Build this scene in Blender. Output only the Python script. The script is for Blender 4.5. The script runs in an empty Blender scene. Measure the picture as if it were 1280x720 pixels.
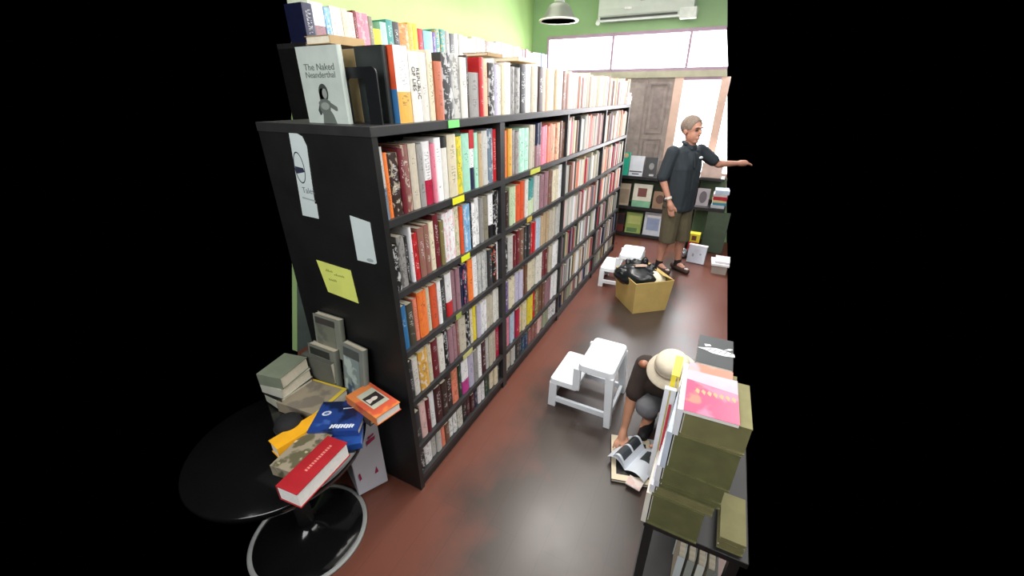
import bpy, bmesh, math, random
from mathutils import Vector, Matrix
random.seed(7)
C = bpy.context.scene.collection
PI = math.pi

# ------------------------------------------------------------------ helpers
def lin(c):
    return tuple(((v/255)/12.92 if v/255 <= .04045 else ((v/255+.055)/1.055)**2.4) for v in c)

def nodes(name):
    m = bpy.data.materials.new(name); m.use_nodes = True
    nt = m.node_tree
    return m, nt, nt.nodes['Principled BSDF'], nt.links

def mat(name, rgb, rough=.6, metal=0., vary=.12, scale=9., bump=0., spec=.4):
    """painted / plastic / paper surface with a little procedural unevenness"""
    m, nt, b, L = nodes(name)
    c = lin(rgb)
    tc = nt.nodes.new('ShaderNodeTexCoord')
    n = nt.nodes.new('ShaderNodeTexNoise'); n.inputs['Scale'].default_value = scale; n.inputs['Detail'].default_value = 4
    r = nt.nodes.new('ShaderNodeValToRGB')
    r.color_ramp.elements[0].position = .3; r.color_ramp.elements[1].position = .7
    r.color_ramp.elements[0].color = tuple(v*(1-vary) for v in c)+(1,)
    r.color_ramp.elements[1].color = tuple(min(1, v*(1+vary)) for v in c)+(1,)
    L.new(tc.outputs['Object'], n.inputs['Vector']); L.new(n.outputs['Fac'], r.inputs['Fac']); L.new(r.outputs['Color'], b.inputs['Base Color'])
    b.inputs['Roughness'].default_value = rough; b.inputs['Metallic'].default_value = metal
    b.inputs['Specular IOR Level'].default_value = spec
    if bump:
        bp = nt.nodes.new('ShaderNodeBump'); bp.inputs['Strength'].default_value = bump; bp.inputs['Distance'].default_value = .01
        L.new(n.outputs['Fac'], bp.inputs['Height']); L.new(bp.outputs['Normal'], b.inputs['Normal'])
    return m

def emit(name, rgb, s):
    m, nt, b, L = nodes(name)
    b.inputs['Base Color'].default_value = lin(rgb)+(1,)
    b.inputs['Emission Color'].default_value = lin(rgb)+(1,); b.inputs['Emission Strength'].default_value = s
    return m

class MB:
    def __init__(s): s.bm = bmesh.new()
    def quad(s, pts, mi=0):
        f = s.bm.faces.new([s.bm.verts.new(p) for p in pts]); f.material_index = mi; return s
    def box(s, lo, hi, mi=0, M=None):
        x0, y0, z0 = lo; x1, y1, z1 = hi
        v = [Vector(p) for p in ((x0,y0,z0),(x1,y0,z0),(x1,y1,z0),(x0,y1,z0),(x0,y0,z1),(x1,y0,z1),(x1,y1,z1),(x0,y1,z1))]
        if M: v = [M @ p for p in v]
        v = [s.bm.verts.new(p) for p in v]
        for q in ((0,3,2,1),(4,5,6,7),(0,1,5,4),(1,2,6,5),(2,3,7,6),(3,0,4,7)):
            s.bm.faces.new([v[i] for i in q]).material_index = mi
        return s
    def frustum(s, lo, hi, z0, z1, mi=0):
        """lo / hi are four (x, y) corners"""
        v = [s.bm.verts.new((p[0], p[1], z0)) for p in lo]+[s.bm.verts.new((p[0], p[1], z1)) for p in hi]
        n = len(lo)
        s.bm.faces.new(list(reversed(v[:n]))).material_index = mi; s.bm.faces.new(v[n:]).material_index = mi
        for i in range(n):
            j = (i+1) % n; s.bm.faces.new((v[i], v[j], v[n+j], v[n+i])).material_index = mi
        return s
    def prism(s, poly, z0, z1, mi=0, M=None):
        M = M or Matrix()
        n = len(poly)
        v = [s.bm.verts.new(M @ Vector((p[0], p[1], z0))) for p in poly]+[s.bm.verts.new(M @ Vector((p[0], p[1], z1))) for p in poly]
        s.bm.faces.new(list(reversed(v[:n]))).material_index = mi; s.bm.faces.new(v[n:]).material_index = mi
        for i in range(n):
            j = (i+1) % n; s.bm.faces.new((v[i], v[j], v[n+j], v[n+i])).material_index = mi
        return s
    def lathe(s, prof, seg=40, c=(0,0,0), mi=0):
        rings = []
        for r, z in prof:
            rings.append([s.bm.verts.new((c[0]+r*math.cos(2*PI*i/seg), c[1]+r*math.sin(2*PI*i/seg), c[2]+z)) for i in range(seg)])
        for a, b in zip(rings, rings[1:]):
            for i in range(seg):
                j = (i+1) % seg; f = s.bm.faces.new((a[i], a[j], b[j], b[i])); f.material_index = mi; f.smooth = True
        s.bm.faces.new(list(reversed(rings[0]))); s.bm.faces.new(rings[-1])
        return s
    def tube(s, pts, r, seg=10, mi=0):
        pts = [Vector(p) for p in pts]; rings = []
        for i, p in enumerate(pts):
            d = (pts[min(i+1, len(pts)-1)]-pts[max(i-1, 0)]).normalized()
            u = d.cross(Vector((0,0,1)) if abs(d.z) < .9 else Vector((1,0,0))).normalized(); w = d.cross(u)
            rings.append([s.bm.verts.new(p+u*r*math.cos(2*PI*k/seg)+w*r*math.sin(2*PI*k/seg)) for k in range(seg)])
        for a, b in zip(rings, rings[1:]):
            for k in range(seg):
                j = (k+1) % seg; f = s.bm.faces.new((a[k], a[j], b[j], b[k])); f.smooth = True; f.material_index = mi
        s.bm.faces.new(rings[0]); s.bm.faces.new(rings[-1])
        return s
    def build(s, name, mats, parent=None, loc=None, rot=None, bevel=0, recalc=True):
        if recalc: bmesh.ops.recalc_face_normals(s.bm, faces=s.bm.faces)
        me = bpy.data.meshes.new(name); s.bm.to_mesh(me); s.bm.free()
        for m in (mats if isinstance(mats, (list, tuple)) else [mats]): me.materials.append(m)
        o = bpy.data.objects.new(name, me); C.objects.link(o)
        if parent: o.parent = parent
        if loc is not None: o.location = loc
        if rot is not None: o.rotation_euler = rot
        if bevel:
            bv = o.modifiers.new('edge', 'BEVEL'); bv.width = bevel; bv.segments = 2; bv.limit_method = 'ANGLE'; bv.angle_limit = .6
        return o

def tag(o, label, cat, group=None, kind=None):
    o['label'] = label; o['category'] = cat
    if group: o['group'] = group
    if kind: o['kind'] = kind
    return o
def thing(name, label, cat, loc=(0,0,0), rz=0, group=None):
    o = bpy.data.objects.new(name, None); C.objects.link(o); o.empty_display_size = .05
    o.location = loc; o.rotation_euler = (0,0,rz)
    return tag(o, label, cat, group)
def struct(o): o['kind'] = 'structure'; return o
def frame(p, right, up):
    """matrix whose x runs along right and y along up"""
    r = Vector(right).normalized(); u = Vector(up); u = (u-r*u.dot(r)).normalized(); n = r.cross(u)
    return Matrix(((r.x,u.x,n.x,p[0]),(r.y,u.y,n.y,p[1]),(r.z,u.z,n.z,p[2]),(0,0,0,1)))
def text(name, body, size, m, parent, M, depth=.0004, align='CENTER', sx=1.):
    cu = bpy.data.curves.new(name, 'FONT'); cu.body = body; cu.size = size; cu.align_x = align; cu.align_y = 'CENTER'; cu.extrude = depth
    tmp = bpy.data.objects.new(name, cu); C.objects.link(tmp)
    me = bpy.data.meshes.new_from_object(tmp.evaluated_get(bpy.context.evaluated_depsgraph_get()))
    bpy.data.objects.remove(tmp); bpy.data.curves.remove(cu); me.materials.clear(); me.materials.append(m)
    o = bpy.data.objects.new(name, me); C.objects.link(o); o.parent = parent
    o.matrix_local = M @ Matrix.Diagonal((sx,1,1,1))
    return o

# ------------------------------------------------------------------ camera
cam = bpy.data.cameras.new('camera'); co = bpy.data.objects.new('camera', cam); C.objects.link(co)
cam.lens = 503/1280*36; cam.sensor_width = 36; cam.clip_start = .02
co.location = (1.101, -1.101, 1.92); co.rotation_euler = (math.radians(90-25.693), 0, math.radians(26.803))
bpy.context.scene.camera = co

# ------------------------------------------------------------------ world and light
w = bpy.data.worlds.new('world'); bpy.context.scene.world = w; w.use_nodes = True
w.node_tree.nodes['Background'].inputs['Color'].default_value = (0,0,0,1); w.node_tree.nodes['Background'].inputs['Strength'].default_value = 0
bpy.context.scene.view_settings.view_transform = 'Standard'
bpy.context.scene.view_settings.look = 'None'
bpy.context.scene.view_settings.exposure = .28
def area(name, loc, rot, sx, sy, e, rgb=(255,255,255)):
    l = bpy.data.lights.new(name, 'AREA'); l.shape = 'RECTANGLE'; l.size = sx; l.size_y = sy; l.energy = e; l.color = lin(rgb)
    o = bpy.data.objects.new(name, l); C.objects.link(o); o.location = loc; o.rotation_euler = rot
    return o
area('ceiling_light_aisle', (.42, 1.9, 3.12), (0, math.radians(4), 0), .9, 3.6, 44, (255,253,248))
area('shelf_fill_light', (1.9, 1.3, 2.7), (0, math.radians(48), 0), 1.0, 3.6, 64, (255,253,248))  # added fill light, tilted to brighten the shelf fronts
area('end_panel_fill_light', (.5, -2.3, 2.7), (math.radians(58), 0, math.radians(8)), 1.8, 1.2, 62, (250,250,250))  # added fill light behind the camera, brightens the bookcase end panel
area('ceiling_light_wall_aisle', (-.95, 2.2, 3.15), (0, math.radians(-18), 0), .5, 4.0, 21, (255,250,235))
area('ceiling_spot_lamp', (.10, 1.98, 3.1), (0, 0, 0), .32, .32, 26, (255,250,244))
area('daylight_window', (.1, 5.08, 2.35), (math.radians(-62), 0, 0), 2.6, .7, 80, (250,250,255))
area('daylight_door', (.85, 5.05, 1.6), (math.radians(-80), 0, 0), .8, 1.0, 20, (250,250,255))

# ------------------------------------------------------------------ colours
PAL = {'white':(232,232,234),'ivory':(216,213,206),'cream':(214,204,178),'beige':(190,181,164),'tan':(180,156,124),'peach':(232,178,148),
 'pale pink':(224,186,182),'pink':(226,128,150),'salmon':(222,128,104),'orange':(234,122,52),'red orange':(214,84,44),'terracotta':(188,104,74),
 'red':(186,32,38),'crimson':(176,28,62),'maroon':(108,30,40),'dark maroon':(66,26,32),'rose brown':(140,92,86),'brown':(112,78,60),'dark brown':(56,38,34),
 'mauve':(150,112,122),'lavender':(186,180,204),'purple':(98,72,140),'magenta':(190,60,140),'navy':(28,32,66),'dark blue':(34,58,98),'blue':(42,108,160),
 'sky blue':(124,176,216),'pale blue':(176,194,214),'slate blue':(112,128,146),'teal':(62,140,138),'mint':(160,212,190),'pale green':(190,206,170),'sage':(150,158,132),
 'green':(90,140,84),'dark green':(36,62,48),'olive':(122,112,70),'dark olive':(66,62,48),'olive grey':(128,122,106),'yellow':(226,206,52),'gold':(218,166,72),
 'grey':(146,144,142),'pale grey':(188,188,184),'charcoal':(52,52,54),'black':(24,23,25)}

# one cover material: reads the colours that each book carries
def cover_material():
    m, nt, b, L = nodes('book_cover'); N = nt.nodes.new
    oi = N('ShaderNodeObjectInfo')
    ac = N('ShaderNodeAttribute'); ac.attribute_type = 'OBJECT'; ac.attribute_name = 'accent'
    sp = N('ShaderNodeAttribute'); sp.attribute_type = 'OBJECT'; sp.attribute_name = 'split'
    mo = N('ShaderNodeAttribute'); mo.attribute_type = 'OBJECT'; mo.attribute_name = 'mottle'
    ik = N('ShaderNodeAttribute'); ik.attribute_type = 'OBJECT'; ik.attribute_name = 'ink'
    tc = N('ShaderNodeTexCoord'); sep = N('ShaderNodeSeparateXYZ'); L.new(tc.outputs['Generated'], sep.inputs[0])
    def math_(op, a, bb, clamp=False):
        n = N('ShaderNodeMath'); n.operation = op; n.use_clamp = clamp
        for i, v in enumerate((a, bb)):
            if v is None: continue
            if isinstance(v, (int, float)): n.inputs[i].default_value = v
            else: L.new(v, n.inputs[i])
        return n.outputs[0]
    off = N('ShaderNodeCombineXYZ'); L.new(math_('MULTIPLY', oi.outputs['Random'], 40.), off.inputs[2]); L.new(math_('MULTIPLY', oi.outputs['Random'], 23.), off.inputs[1])
    def noise(scale, detail):
        mp = N('ShaderNodeVectorMath'); mp.operation = 'MULTIPLY_ADD'; mp.inputs[1].default_value = scale
        L.new(tc.outputs['Generated'], mp.inputs[0]); L.new(off.outputs[0], mp.inputs[2])
        n = N('ShaderNodeTexNoise'); n.inputs['Scale'].default_value = 1; n.inputs['Detail'].default_value = detail
        L.new(mp.outputs[0], n.inputs['Vector']); return n.outputs['Fac']
    below = math_('LESS_THAN', sep.outputs['Z'], sp.outputs['Fac'])
    blot = math_('MULTIPLY', math_('GREATER_THAN', noise((1.,2.6,7.), 4), .55), mo.outputs['Fac'])
    fac = math_('MAXIMUM', below, blot)
    mix = N('ShaderNodeMix'); mix.data_type = 'RGBA'; L.new(fac, mix.inputs['Factor']); L.new(oi.outputs['Color'], mix.inputs['A']); L.new(ac.outputs['Color'], mix.inputs['B'])
    # lettering-like marks down the spine
    band = math_('MULTIPLY', math_('GREATER_THAN', sep.outputs['Z'], .22), math_('LESS_THAN', sep.outputs['Z'], .84))
    cent = math_('LESS_THAN', math_('ABSOLUTE', math_('SUBTRACT', sep.outputs['Y'], .5), None), .24)
    onsp = math_('GREATER_THAN', sep.outputs['X'], .97)
    tit = math_('GREATER_THAN', noise((.1,3.,42.), 1), .56); gap = math_('GREATER_THAN', noise((.1,.3,5.), 0), .47)
    t = math_('MULTIPLY', math_('MULTIPLY', math_('MULTIPLY', band, cent), math_('MULTIPLY', tit, gap)), math_('MULTIPLY', onsp, .5))
    inkc = N('ShaderNodeCombineColor')
    for i in range(3): L.new(ik.outputs['Fac'], inkc.inputs[i])
    mix2 = N('ShaderNodeMix'); mix2.data_type = 'RGBA'; L.new(t, mix2.inputs['Factor']); L.new(mix.outputs['Result'], mix2.inputs['A']); L.new(inkc.outputs[0], mix2.inputs['B'])
    # scuffs
    hs = N('ShaderNodeHueSaturation'); L.new(mix2.outputs['Result'], hs.inputs['Color'])
    L.new(math_('ADD', math_('MULTIPLY', noise((3.,3.,9.), 3), .4), .82), hs.inputs['Value'])
    L.new(hs.outputs['Color'], b.inputs['Base Color']); b.inputs['Roughness'].default_value = .45
    return m
COVER = cover_material()

def page_material():
    m, nt, b, L = nodes('page_edges')
    tc = nt.nodes.new('ShaderNodeTexCoord'); wv = nt.nodes.new('ShaderNodeTexNoise'); wv.inputs['Scale'].default_value = 1; wv.inputs['Detail'].default_value = 2
    mp = nt.nodes.new('ShaderNodeMapping'); mp.inputs['Scale'].default_value = (2, 300, 2)
    L.new(tc.outputs['Object'], mp.inputs['Vector']); L.new(mp.outputs[0], wv.inputs['Vector'])
    r = nt.nodes.new('ShaderNodeValToRGB'); r.color_ramp.elements[0].color = lin((170,156,128))+(1,); r.color_ramp.elements[1].color = lin((232,224,204))+(1,)
    L.new(wv.outputs['Fac'], r.inputs['Fac']); L.new(r.outputs['Color'], b.inputs['Base Color']); b.inputs['Roughness'].default_value = .9
    return m
PAGES = page_material()
M_PAGE_WHITE = mat('white_page_block', (228,226,220), .9, vary=.06, scale=60)

def book_bm(t, d, h, mb=None, M=None, ci=0, pi_=1):
    """upright book: rounded spine at x = 0, thickness along y, pages towards -x"""
    mb = mb or MB(); M = M or Matrix(); c = min(.0022, t*.12)
    out = [(-d,0),(-.005,0),(-.0012,t*.16),(0,t*.36),(0,t*.64),(-.0012,t*.84),(-.005,t),(-d,t)]
    inn = [(-d,c),(-.007,c),(-.004,t*.2),(-.003,t*.36),(-.003,t*.64),(-.004,t*.8),(-.007,t-c),(-d,t-c)]
    bm = mb.bm; ring = []
    for pts, z in ((out,0),(out,h),(inn,0),(inn,h)): ring.append([bm.verts.new(M @ Vector((x,y,z))) for x,y in pts])
    ob, ot, ib, it = ring; n = len(out)
    for i in range(n-1):
        for q in ((ob[i],ob[i+1],ot[i+1],ot[i]),(ib[i+1],ib[i],it[i],it[i+1]),(ot[i],ot[i+1],it[i+1],it[i]),(ob[i+1],ob[i],ib[i],ib[i+1])):
            bm.faces.new(q).material_index = ci
    for k in (0, n-1): bm.faces.new((ob[k],ot[k],it[k],ib[k])).material_index = ci
    mb.box((-d+.004, c*1.05, .0025), (-.0045, t-c*1.05, h-.0035), pi_, M)
    return mb

def shelf_book(t, d, h, colour, accent, split, label, group, loc, rz=0., mottle_only=False):
    o = book_bm(t, d, h).build('book', [COVER, PAGES], loc=loc, rot=(0,0,rz))
    j = random.uniform(.9, 1.06)
    c = tuple(min(1, v*j) for v in lin(PAL[colour])); o.color = c+(1,)
    a = lin(PAL[accent]) if accent else c
    o['accent'] = [float(v) for v in a]
    o['split'] = float(split) if split > 0 else 0.
    o['mottle'] = .5 if (accent and split < 0) else 0.
    o['ink'] = .02 if sum(c) > .55 else .75
    return tag(o, label, 'book', group)
ORD = ('zero first second third fourth fifth sixth seventh eighth ninth tenth eleventh twelfth thirteenth fourteenth fifteenth sixteenth seventeenth eighteenth nineteenth '
 'twentieth twenty-first twenty-second twenty-third twenty-fourth twenty-fifth twenty-sixth twenty-seventh twenty-eighth twenty-ninth thirtieth '
 'thirty-first thirty-second thirty-third thirty-fourth thirty-fifth thirty-sixth thirty-seventh thirty-eighth thirty-ninth fortieth forty-first forty-second '
 'forty-third forty-fourth forty-fifth forty-sixth forty-seventh forty-eighth forty-ninth fiftieth').split()
ORD += [t+'-'+u for t in ('fifty','sixty','seventy') for u in ORD[1:10]]
# ------------------------------------------------------------------ room shell (only the stretch of room the photo looks into)
def floor_material():
    m, nt, b, L = nodes('worn_red_brown_boards'); N = nt.nodes.new
    tc = N('ShaderNodeTexCoord'); mp = N('ShaderNodeMapping'); mp.inputs['Rotation'].default_value = (0,0,PI/2); L.new(tc.outputs['Object'], mp.inputs['Vector'])
    br = N('ShaderNodeTexBrick'); br.inputs['Scale'].default_value = 1; br.inputs['Brick Width'].default_value = 2.2; br.inputs['Row Height'].default_value = .14
    br.inputs['Mortar Size'].default_value = .0025; br.inputs['Mortar'].default_value = (.25,.25,.25,1); br.inputs['Color1'].default_value = (.8,.8,.8,1); br.inputs['Color2'].default_value = (1,1,1,1)
    L.new(mp.outputs[0], br.inputs['Vector'])
    n = N('ShaderNodeTexNoise'); n.inputs['Scale'].default_value = 1.9; n.inputs['Detail'].default_value = 5; n.inputs['Roughness'].default_value = .55
    L.new(tc.outputs['Object'], n.inputs['Vector'])
    # the trodden middle of the aisle is worn dark, the edges keep the red stain
    sep = N('ShaderNodeSeparateXYZ'); L.new(tc.outputs['Object'], sep.inputs[0])
    def mth(op, a, bb):
        q = N('ShaderNodeMath'); q.operation = op
        for i, v in enumerate((a, bb)):
            if isinstance(v, (int, float)): q.inputs[i].default_value = v
            elif v is not None: L.new(v, q.inputs[i])
        return q.outputs[0]
    d = mth('ABSOLUTE', mth('SUBTRACT', sep.outputs['X'], .74), None)
    f = mth('ADD', mth('MULTIPLY', d, 1.55), mth('MULTIPLY', mth('SUBTRACT', n.outputs['Fac'], .5), 2.0))
    near = mth('MULTIPLY', mth('GREATER_THAN', sep.outputs['Y'], 2.9), .0)
    far = mth('MULTIPLY', mth('SUBTRACT', sep.outputs['Y'], 2.4), .42)
    f = mth('ADD', f, mth('MAXIMUM', far, near))
    r = N('ShaderNodeValToRGB'); r.color_ramp.elements[0].position = .42; r.color_ramp.elements[1].position = .95
    r.color_ramp.elements[0].color = lin((66,56,51))+(1,); r.color_ramp.elements[1].color = lin((104,62,50))+(1,)
    L.new(f, r.inputs['Fac'])
    mx = N('ShaderNodeMix'); mx.data_type = 'RGBA'; mx.blend_type = 'MULTIPLY'; mx.inputs['Factor'].default_value = .22
    L.new(r.outputs['Color'], mx.inputs['A']); L.new(br.outputs['Color'], mx.inputs['B']); L.new(mx.outputs['Result'], b.inputs['Base Color'])
    rr = N('ShaderNodeMapRange'); rr.inputs['To Min'].default_value = .2; rr.inputs['To Max'].default_value = .42
    L.new(n.outputs['Fac'], rr.inputs['Value']); L.new(rr.outputs[0], b.inputs['Roughness'])
    return m
M_FLOOR = floor_material()
M_WALL = mat('green_painted_plaster', (186,222,148), .8, vary=.05, scale=2.5)
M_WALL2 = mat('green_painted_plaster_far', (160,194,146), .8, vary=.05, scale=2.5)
M_FRAME = mat('fringe_tinted_window_wood', (188,160,184), .6, vary=.08)  # mauve tint stands in for colour fringing around the bright panes
M_PINKWOOD = mat('pale_pink_wood', (206,176,160), .6, vary=.08)
M_SHUT = mat('weathered_shutter_wood', (150,138,132), .75, vary=.22, scale=14)
M_GLOW = emit('frosted_daylight_glass', (255,255,255), 6.5)
M_WHITEC = mat('white_ceiling_paint', (225,225,220), .9, vary=.03)

fl = [(.25,-.95),(1.49,-.95),(1.475,.27),(1.41,3.9),(1.385,5.2),(-1.74,5.2),(-1.74,.58),(-1.226,.177),(-.656,-.259),(-.226,-.589)]
struct(MB().prism(fl, -.04, 0).build('floor', M_FLOOR))
wl = [(.575,0),(1.231,2.507),(1.41,3.2),(5.2,3.2),(5.2,0)]
MW = Matrix(((0,0,1,-1.80),(1,0,0,0),(0,1,0,0),(0,0,0,1)))
struct(MB().prism(wl, 0, .06, 0, MW).build('wall_left', M_WALL))
struct(MB().prism([(.575,0),(.855,1.08),(5.2,1.08),(5.2,0)], .06, .066, 0, MW).build('wall_shade_strip', mat('grey_green_wall_shade', (84,98,92), .7)))  # dark strip added over the lower wall, stands in for the shade there
# far wall around the window strip and the shutters
MF = Matrix(((1,0,0,0),(0,0,1,5.2),(0,1,0,0),(0,0,0,1)))
def wx(z): return 1.375-z*.205
b = MB()
b.prism([(-1.8,2.665),(wx(2.665),2.665),(wx(3.2),3.2),(-1.8,3.2)], 0, .08, 0, MF)
b.prism([(-1.8,0),(-1.50,0),(-1.50,2.665),(-1.8,2.665)], 0, .08, 0, MF)
b.prism([(-1.50,0),(-.36,0),(-.36,2.12),(-1.50,2.12)], 0, .08, 0, MF)
b.prism([(-.36,0),(wx(0),0),(wx(.5),.5),(-.36,.5)], 0, .08, 0, MF)
struct(b.build('wall_far', M_WALL2))
struct(MB().box((-1.8,-.9,3.2),(1.45,5.28,3.24)).build('ceiling', M_WHITEC))
# upper window strip: three lights
for k, (x0, x1, xt) in enumerate(((-1.50,-.555,None),(-.555,.425,None),(.425,wx(2.2),wx(2.665)))):
    xt = xt or x1; f = .03
    b = MB()
    b.prism([(x0,2.20),(x0+f,2.20),(x0+f,2.665),(x0,2.665)], -.03, .05, 0, MF)
    b.prism([(x0+f,2.625),(xt,2.625),(xt,2.665),(x0+f,2.665)], -.03, .05, 0, MF)
    b.prism([(x0+f,2.20),(x1,2.20),(x1,2.235),(x0+f,2.235)], -.03, .05, 0, MF)
    wn = struct(b.build('window_%d' % (k+1), M_FRAME))
    MB().prism([(x0+f,2.235),(x1,2.235),(xt,2.625),(x0+f,2.625)], .01, .02, 0, MF).build('pane', M_GLOW, wn)
struct(MB().prism([(-1.50,2.12),(wx(2.12),2.12),(wx(2.2),2.2),(-1.50,2.2)], -.04, .06, 0, MF).build('trim_1', mat('pale_olive_transom', (150,146,124), .6)))
# old panelled shutter leaf
b = MB(); b.box((-.36,5.18,.5),(.33,5.24,2.12))
sh = struct(b.build('door_1', M_SHUT))
M_SHUTD = mat('shutter_grooves', (132,120,116), .8, vary=.2, scale=14)
b = MB()
for x0, x1, z0, z1 in ((.02,.27,1.42,2.06),(.02,.27,.9,1.36)):
    b.box((x0,5.168,z0),(x1,5.181,z0+.022)); b.box((x0,5.168,z1-.022),(x1,5.181,z1)); b.box((x0,5.168,z0+.02),(x0+.022,5.181,z1-.02)); b.box((x1-.022,5.168,z0+.02),(x1,5.181,z1-.02))
    b.box((x0+.06,5.172,z0+.07),(x1-.06,5.181,z1-.07))
b.box((-.035,5.165,.5),(-.015,5.181,2.12))
b.build('panel_moulding', M_SHUTD, sh)
# glazed door: posts and panes
def post(n, x0, x1, m):
    struct(MB().prism([(x0,.5),(x1,.5),(x1,2.12),(x0,2.12)], -.035, .06, 0, MF).build(n, m))
post('trim_2', .33, .44, M_PINKWOOD); post('trim_3', .885, .985, M_PINKWOOD)
b = MB()
b.prism([(.44,2.085),(.885,2.085),(.885,2.12),(.44,2.12)], -.02, .04, 0, MF); b.prism([(.44,.5),(.885,.5),(.885,.95),(.44,.95)], -.02, .04, 0, MF)
d = struct(b.build('door_2', M_FRAME))
MB().prism([(.44,.95),(.885,.95),(.885,2.085),(.44,2.085)], .01, .02, 0, MF).build('pane', M_GLOW, d)
b = MB(); b.prism([(.985,.5),(wx(.5),.5),(wx(.95),.95),(.985,.95)], -.02, .04, 0, MF)
d = struct(b.build('window_4', M_PINKWOOD))
MB().prism([(.985,.95),(wx(.95),.95),(wx(1.9),1.9),(.985,1.9)], .01, .02, 0, MF).build('pane', M_GLOW, d)

# ------------------------------------------------------------------ air conditioner and hanging lamp
M_ACW = mat('off_white_plastic', (206,214,206), .5, vary=.04)
M_DARKSLOT = mat('dark_louvre', (70,78,72), .6)
ac = thing('air_conditioner', 'long white wall air conditioner above the window strip', 'air conditioner', (-.14,5.2,2.785))
b = MB()
pr = [(0,0),(-.17,.0),(-.215,.05),(-.225,.12),(-.215,.25),(-.19,.29),(0,.29)]
b.prism(pr, -.58, .58, 0, Matrix(((0,0,1,0),(1,0,0,0),(0,1,0,0),(0,0,0,1))))
b.build('body', M_ACW, ac, bevel=.006)
MB().box((-.55,-.205,.012),(.40,-.16,.034)).build('louvre', M_DARKSLOT, ac)
MB().box((.43,-.245,-.04),(.62,-.12,.07)).build('end_box', mat('pale_end_box', (222,228,220), .5), ac, bevel=.006)
MB().box((-.24,-.232,.10),(-.15,-.222,.125)).build('glint', mat('white_reflection', (240,240,240), .3), ac, bevel=.003)  # white patch painted on as a light reflection on the casing
MB().box((-.05,-.232,.18),(0,-.222,.195)).build('display', M_DARKSLOT, ac)
MB().tube([(-.60,-.1,.02),(-.60,-.14,-.02)], .028).build('drain_stub', mat('white_drain', (225,230,222), .5), ac)
lp = thing('pendant_lamp', 'round metal bowl pendant lamp hanging by the corner of green walls', 'lamp', (-.88,4.0,2.67))
MB().lathe([(.212,0),(.214,.004),(.200,.016),(.165,.06),(.135,.115),(.105,.155),(.07,.17),(.064,.166),(.1,.15),(.13,.11),(.16,.057),(.2,.008)], 48).build('shade', mat('grey_spun_metal', (104,110,100), .4, .3, vary=.05), lp)
MB().lathe([(.20,.0),(.221,-.004),(.226,.006),(.221,.014),(.206,.012)], 48).build('rim', mat('pale_rim', (240,238,230), .3), lp)
MB().lathe([(.012,.13),(.05,.1),(.055,.06),(.03,.02),(.008,.012)], 24).build('bulb', mat('pale_bulb', (235,235,228), .3), lp)
MB().lathe([(.062,.166),(.055,.21),(.03,.225)], 24).build('cap', mat('grey_cap', (150,160,145), .5), lp)
MB().tube([(0,0,.21),(0,0,.53)], .008, 8).build('cord', mat('pale_cord', (190,205,175), .6), lp)

# ------------------------------------------------------------------ main bookcase
M_BLACK = mat('black_stained_board', (25,25,25), .45, vary=.25, scale=5)
M_BLACK2 = mat('black_shelf_edge', (44,44,45), .45, vary=.25, scale=7)
LV = [.09,.29,.585,.87,1.17,1.48]         # top of each shelf board
TOPZ = 1.82; DIV = [0,.965,2.03,3.13,4.15]
bc = thing('bookcase', 'long black double-sided bookcase with posters on its end panel', 'bookcase', (0,0,0))
MB().box((-.615,-.0,0),(0,.028,1.785)).build('side_panel', M_BLACK, bc)
MB().box((-.615,4.135,0),(0,4.165,1.785)).build('side_panel', M_BLACK, bc)
MB().box((-.615,-.004,1.785),(.004,4.17,TOPZ)).build('top', M_BLACK2, bc, bevel=.002)
MB().box((-.315,.028,.0),(-.30,4.135,1.785)).build('back_panel', M_BLACK, bc)
MB().box((-.615,.028,.0),(-.60,4.135,1.785)).build('back_panel', M_BLACK, bc)
MB().box((-.03,.028,0),(-.012,4.135,.06)).build('plinth', M_BLACK, bc)
for i in (1,2,3):
    hw = .026 if i == 1 else .014
    MB().box((-.30,DIV[i]-hw,0),(0,DIV[i]+hw,1.785)).build('divider', M_BLACK2, bc)
for i in range(4):
    y0 = .028 if i == 0 else DIV[i]+(.026 if i == 1 else .014); y1 = 4.135 if i == 3 else DIV[i+1]-(.026 if i == 0 else .014)
    for z in LV: MB().box((-.30,y0,z-.03),(0,y1,z)).build('shelf', M_BLACK2, bc)
def sticker(y, z, w_, rgb, lab):
    xo = .004 if z == TOPZ else 0
    MB().box((xo+.0005,y,z-.033),(xo+.0022,y+w_,z-.002)).build('shelf_tag', mat('tag', rgb, .5, vary=.05), bc)['label'] = lab
sticker(.455,TOPZ,.085,(120,226,120),'bright green tag'); sticker(.455,1.48,.10,(222,220,40),'yellow tag')
sticker(.50,1.17,.08,(214,220,40),'yellow tag'); sticker(.42,.87,.05,(150,160,70),'olive tag'); sticker(1.34,1.48,.16,(186,190,70),'yellow tag'); sticker(1.3,1.17,.08,(186,160,60),'yellow tag'); sticker(.46,.585,.10,(190,186,120),'pale tag')

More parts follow.
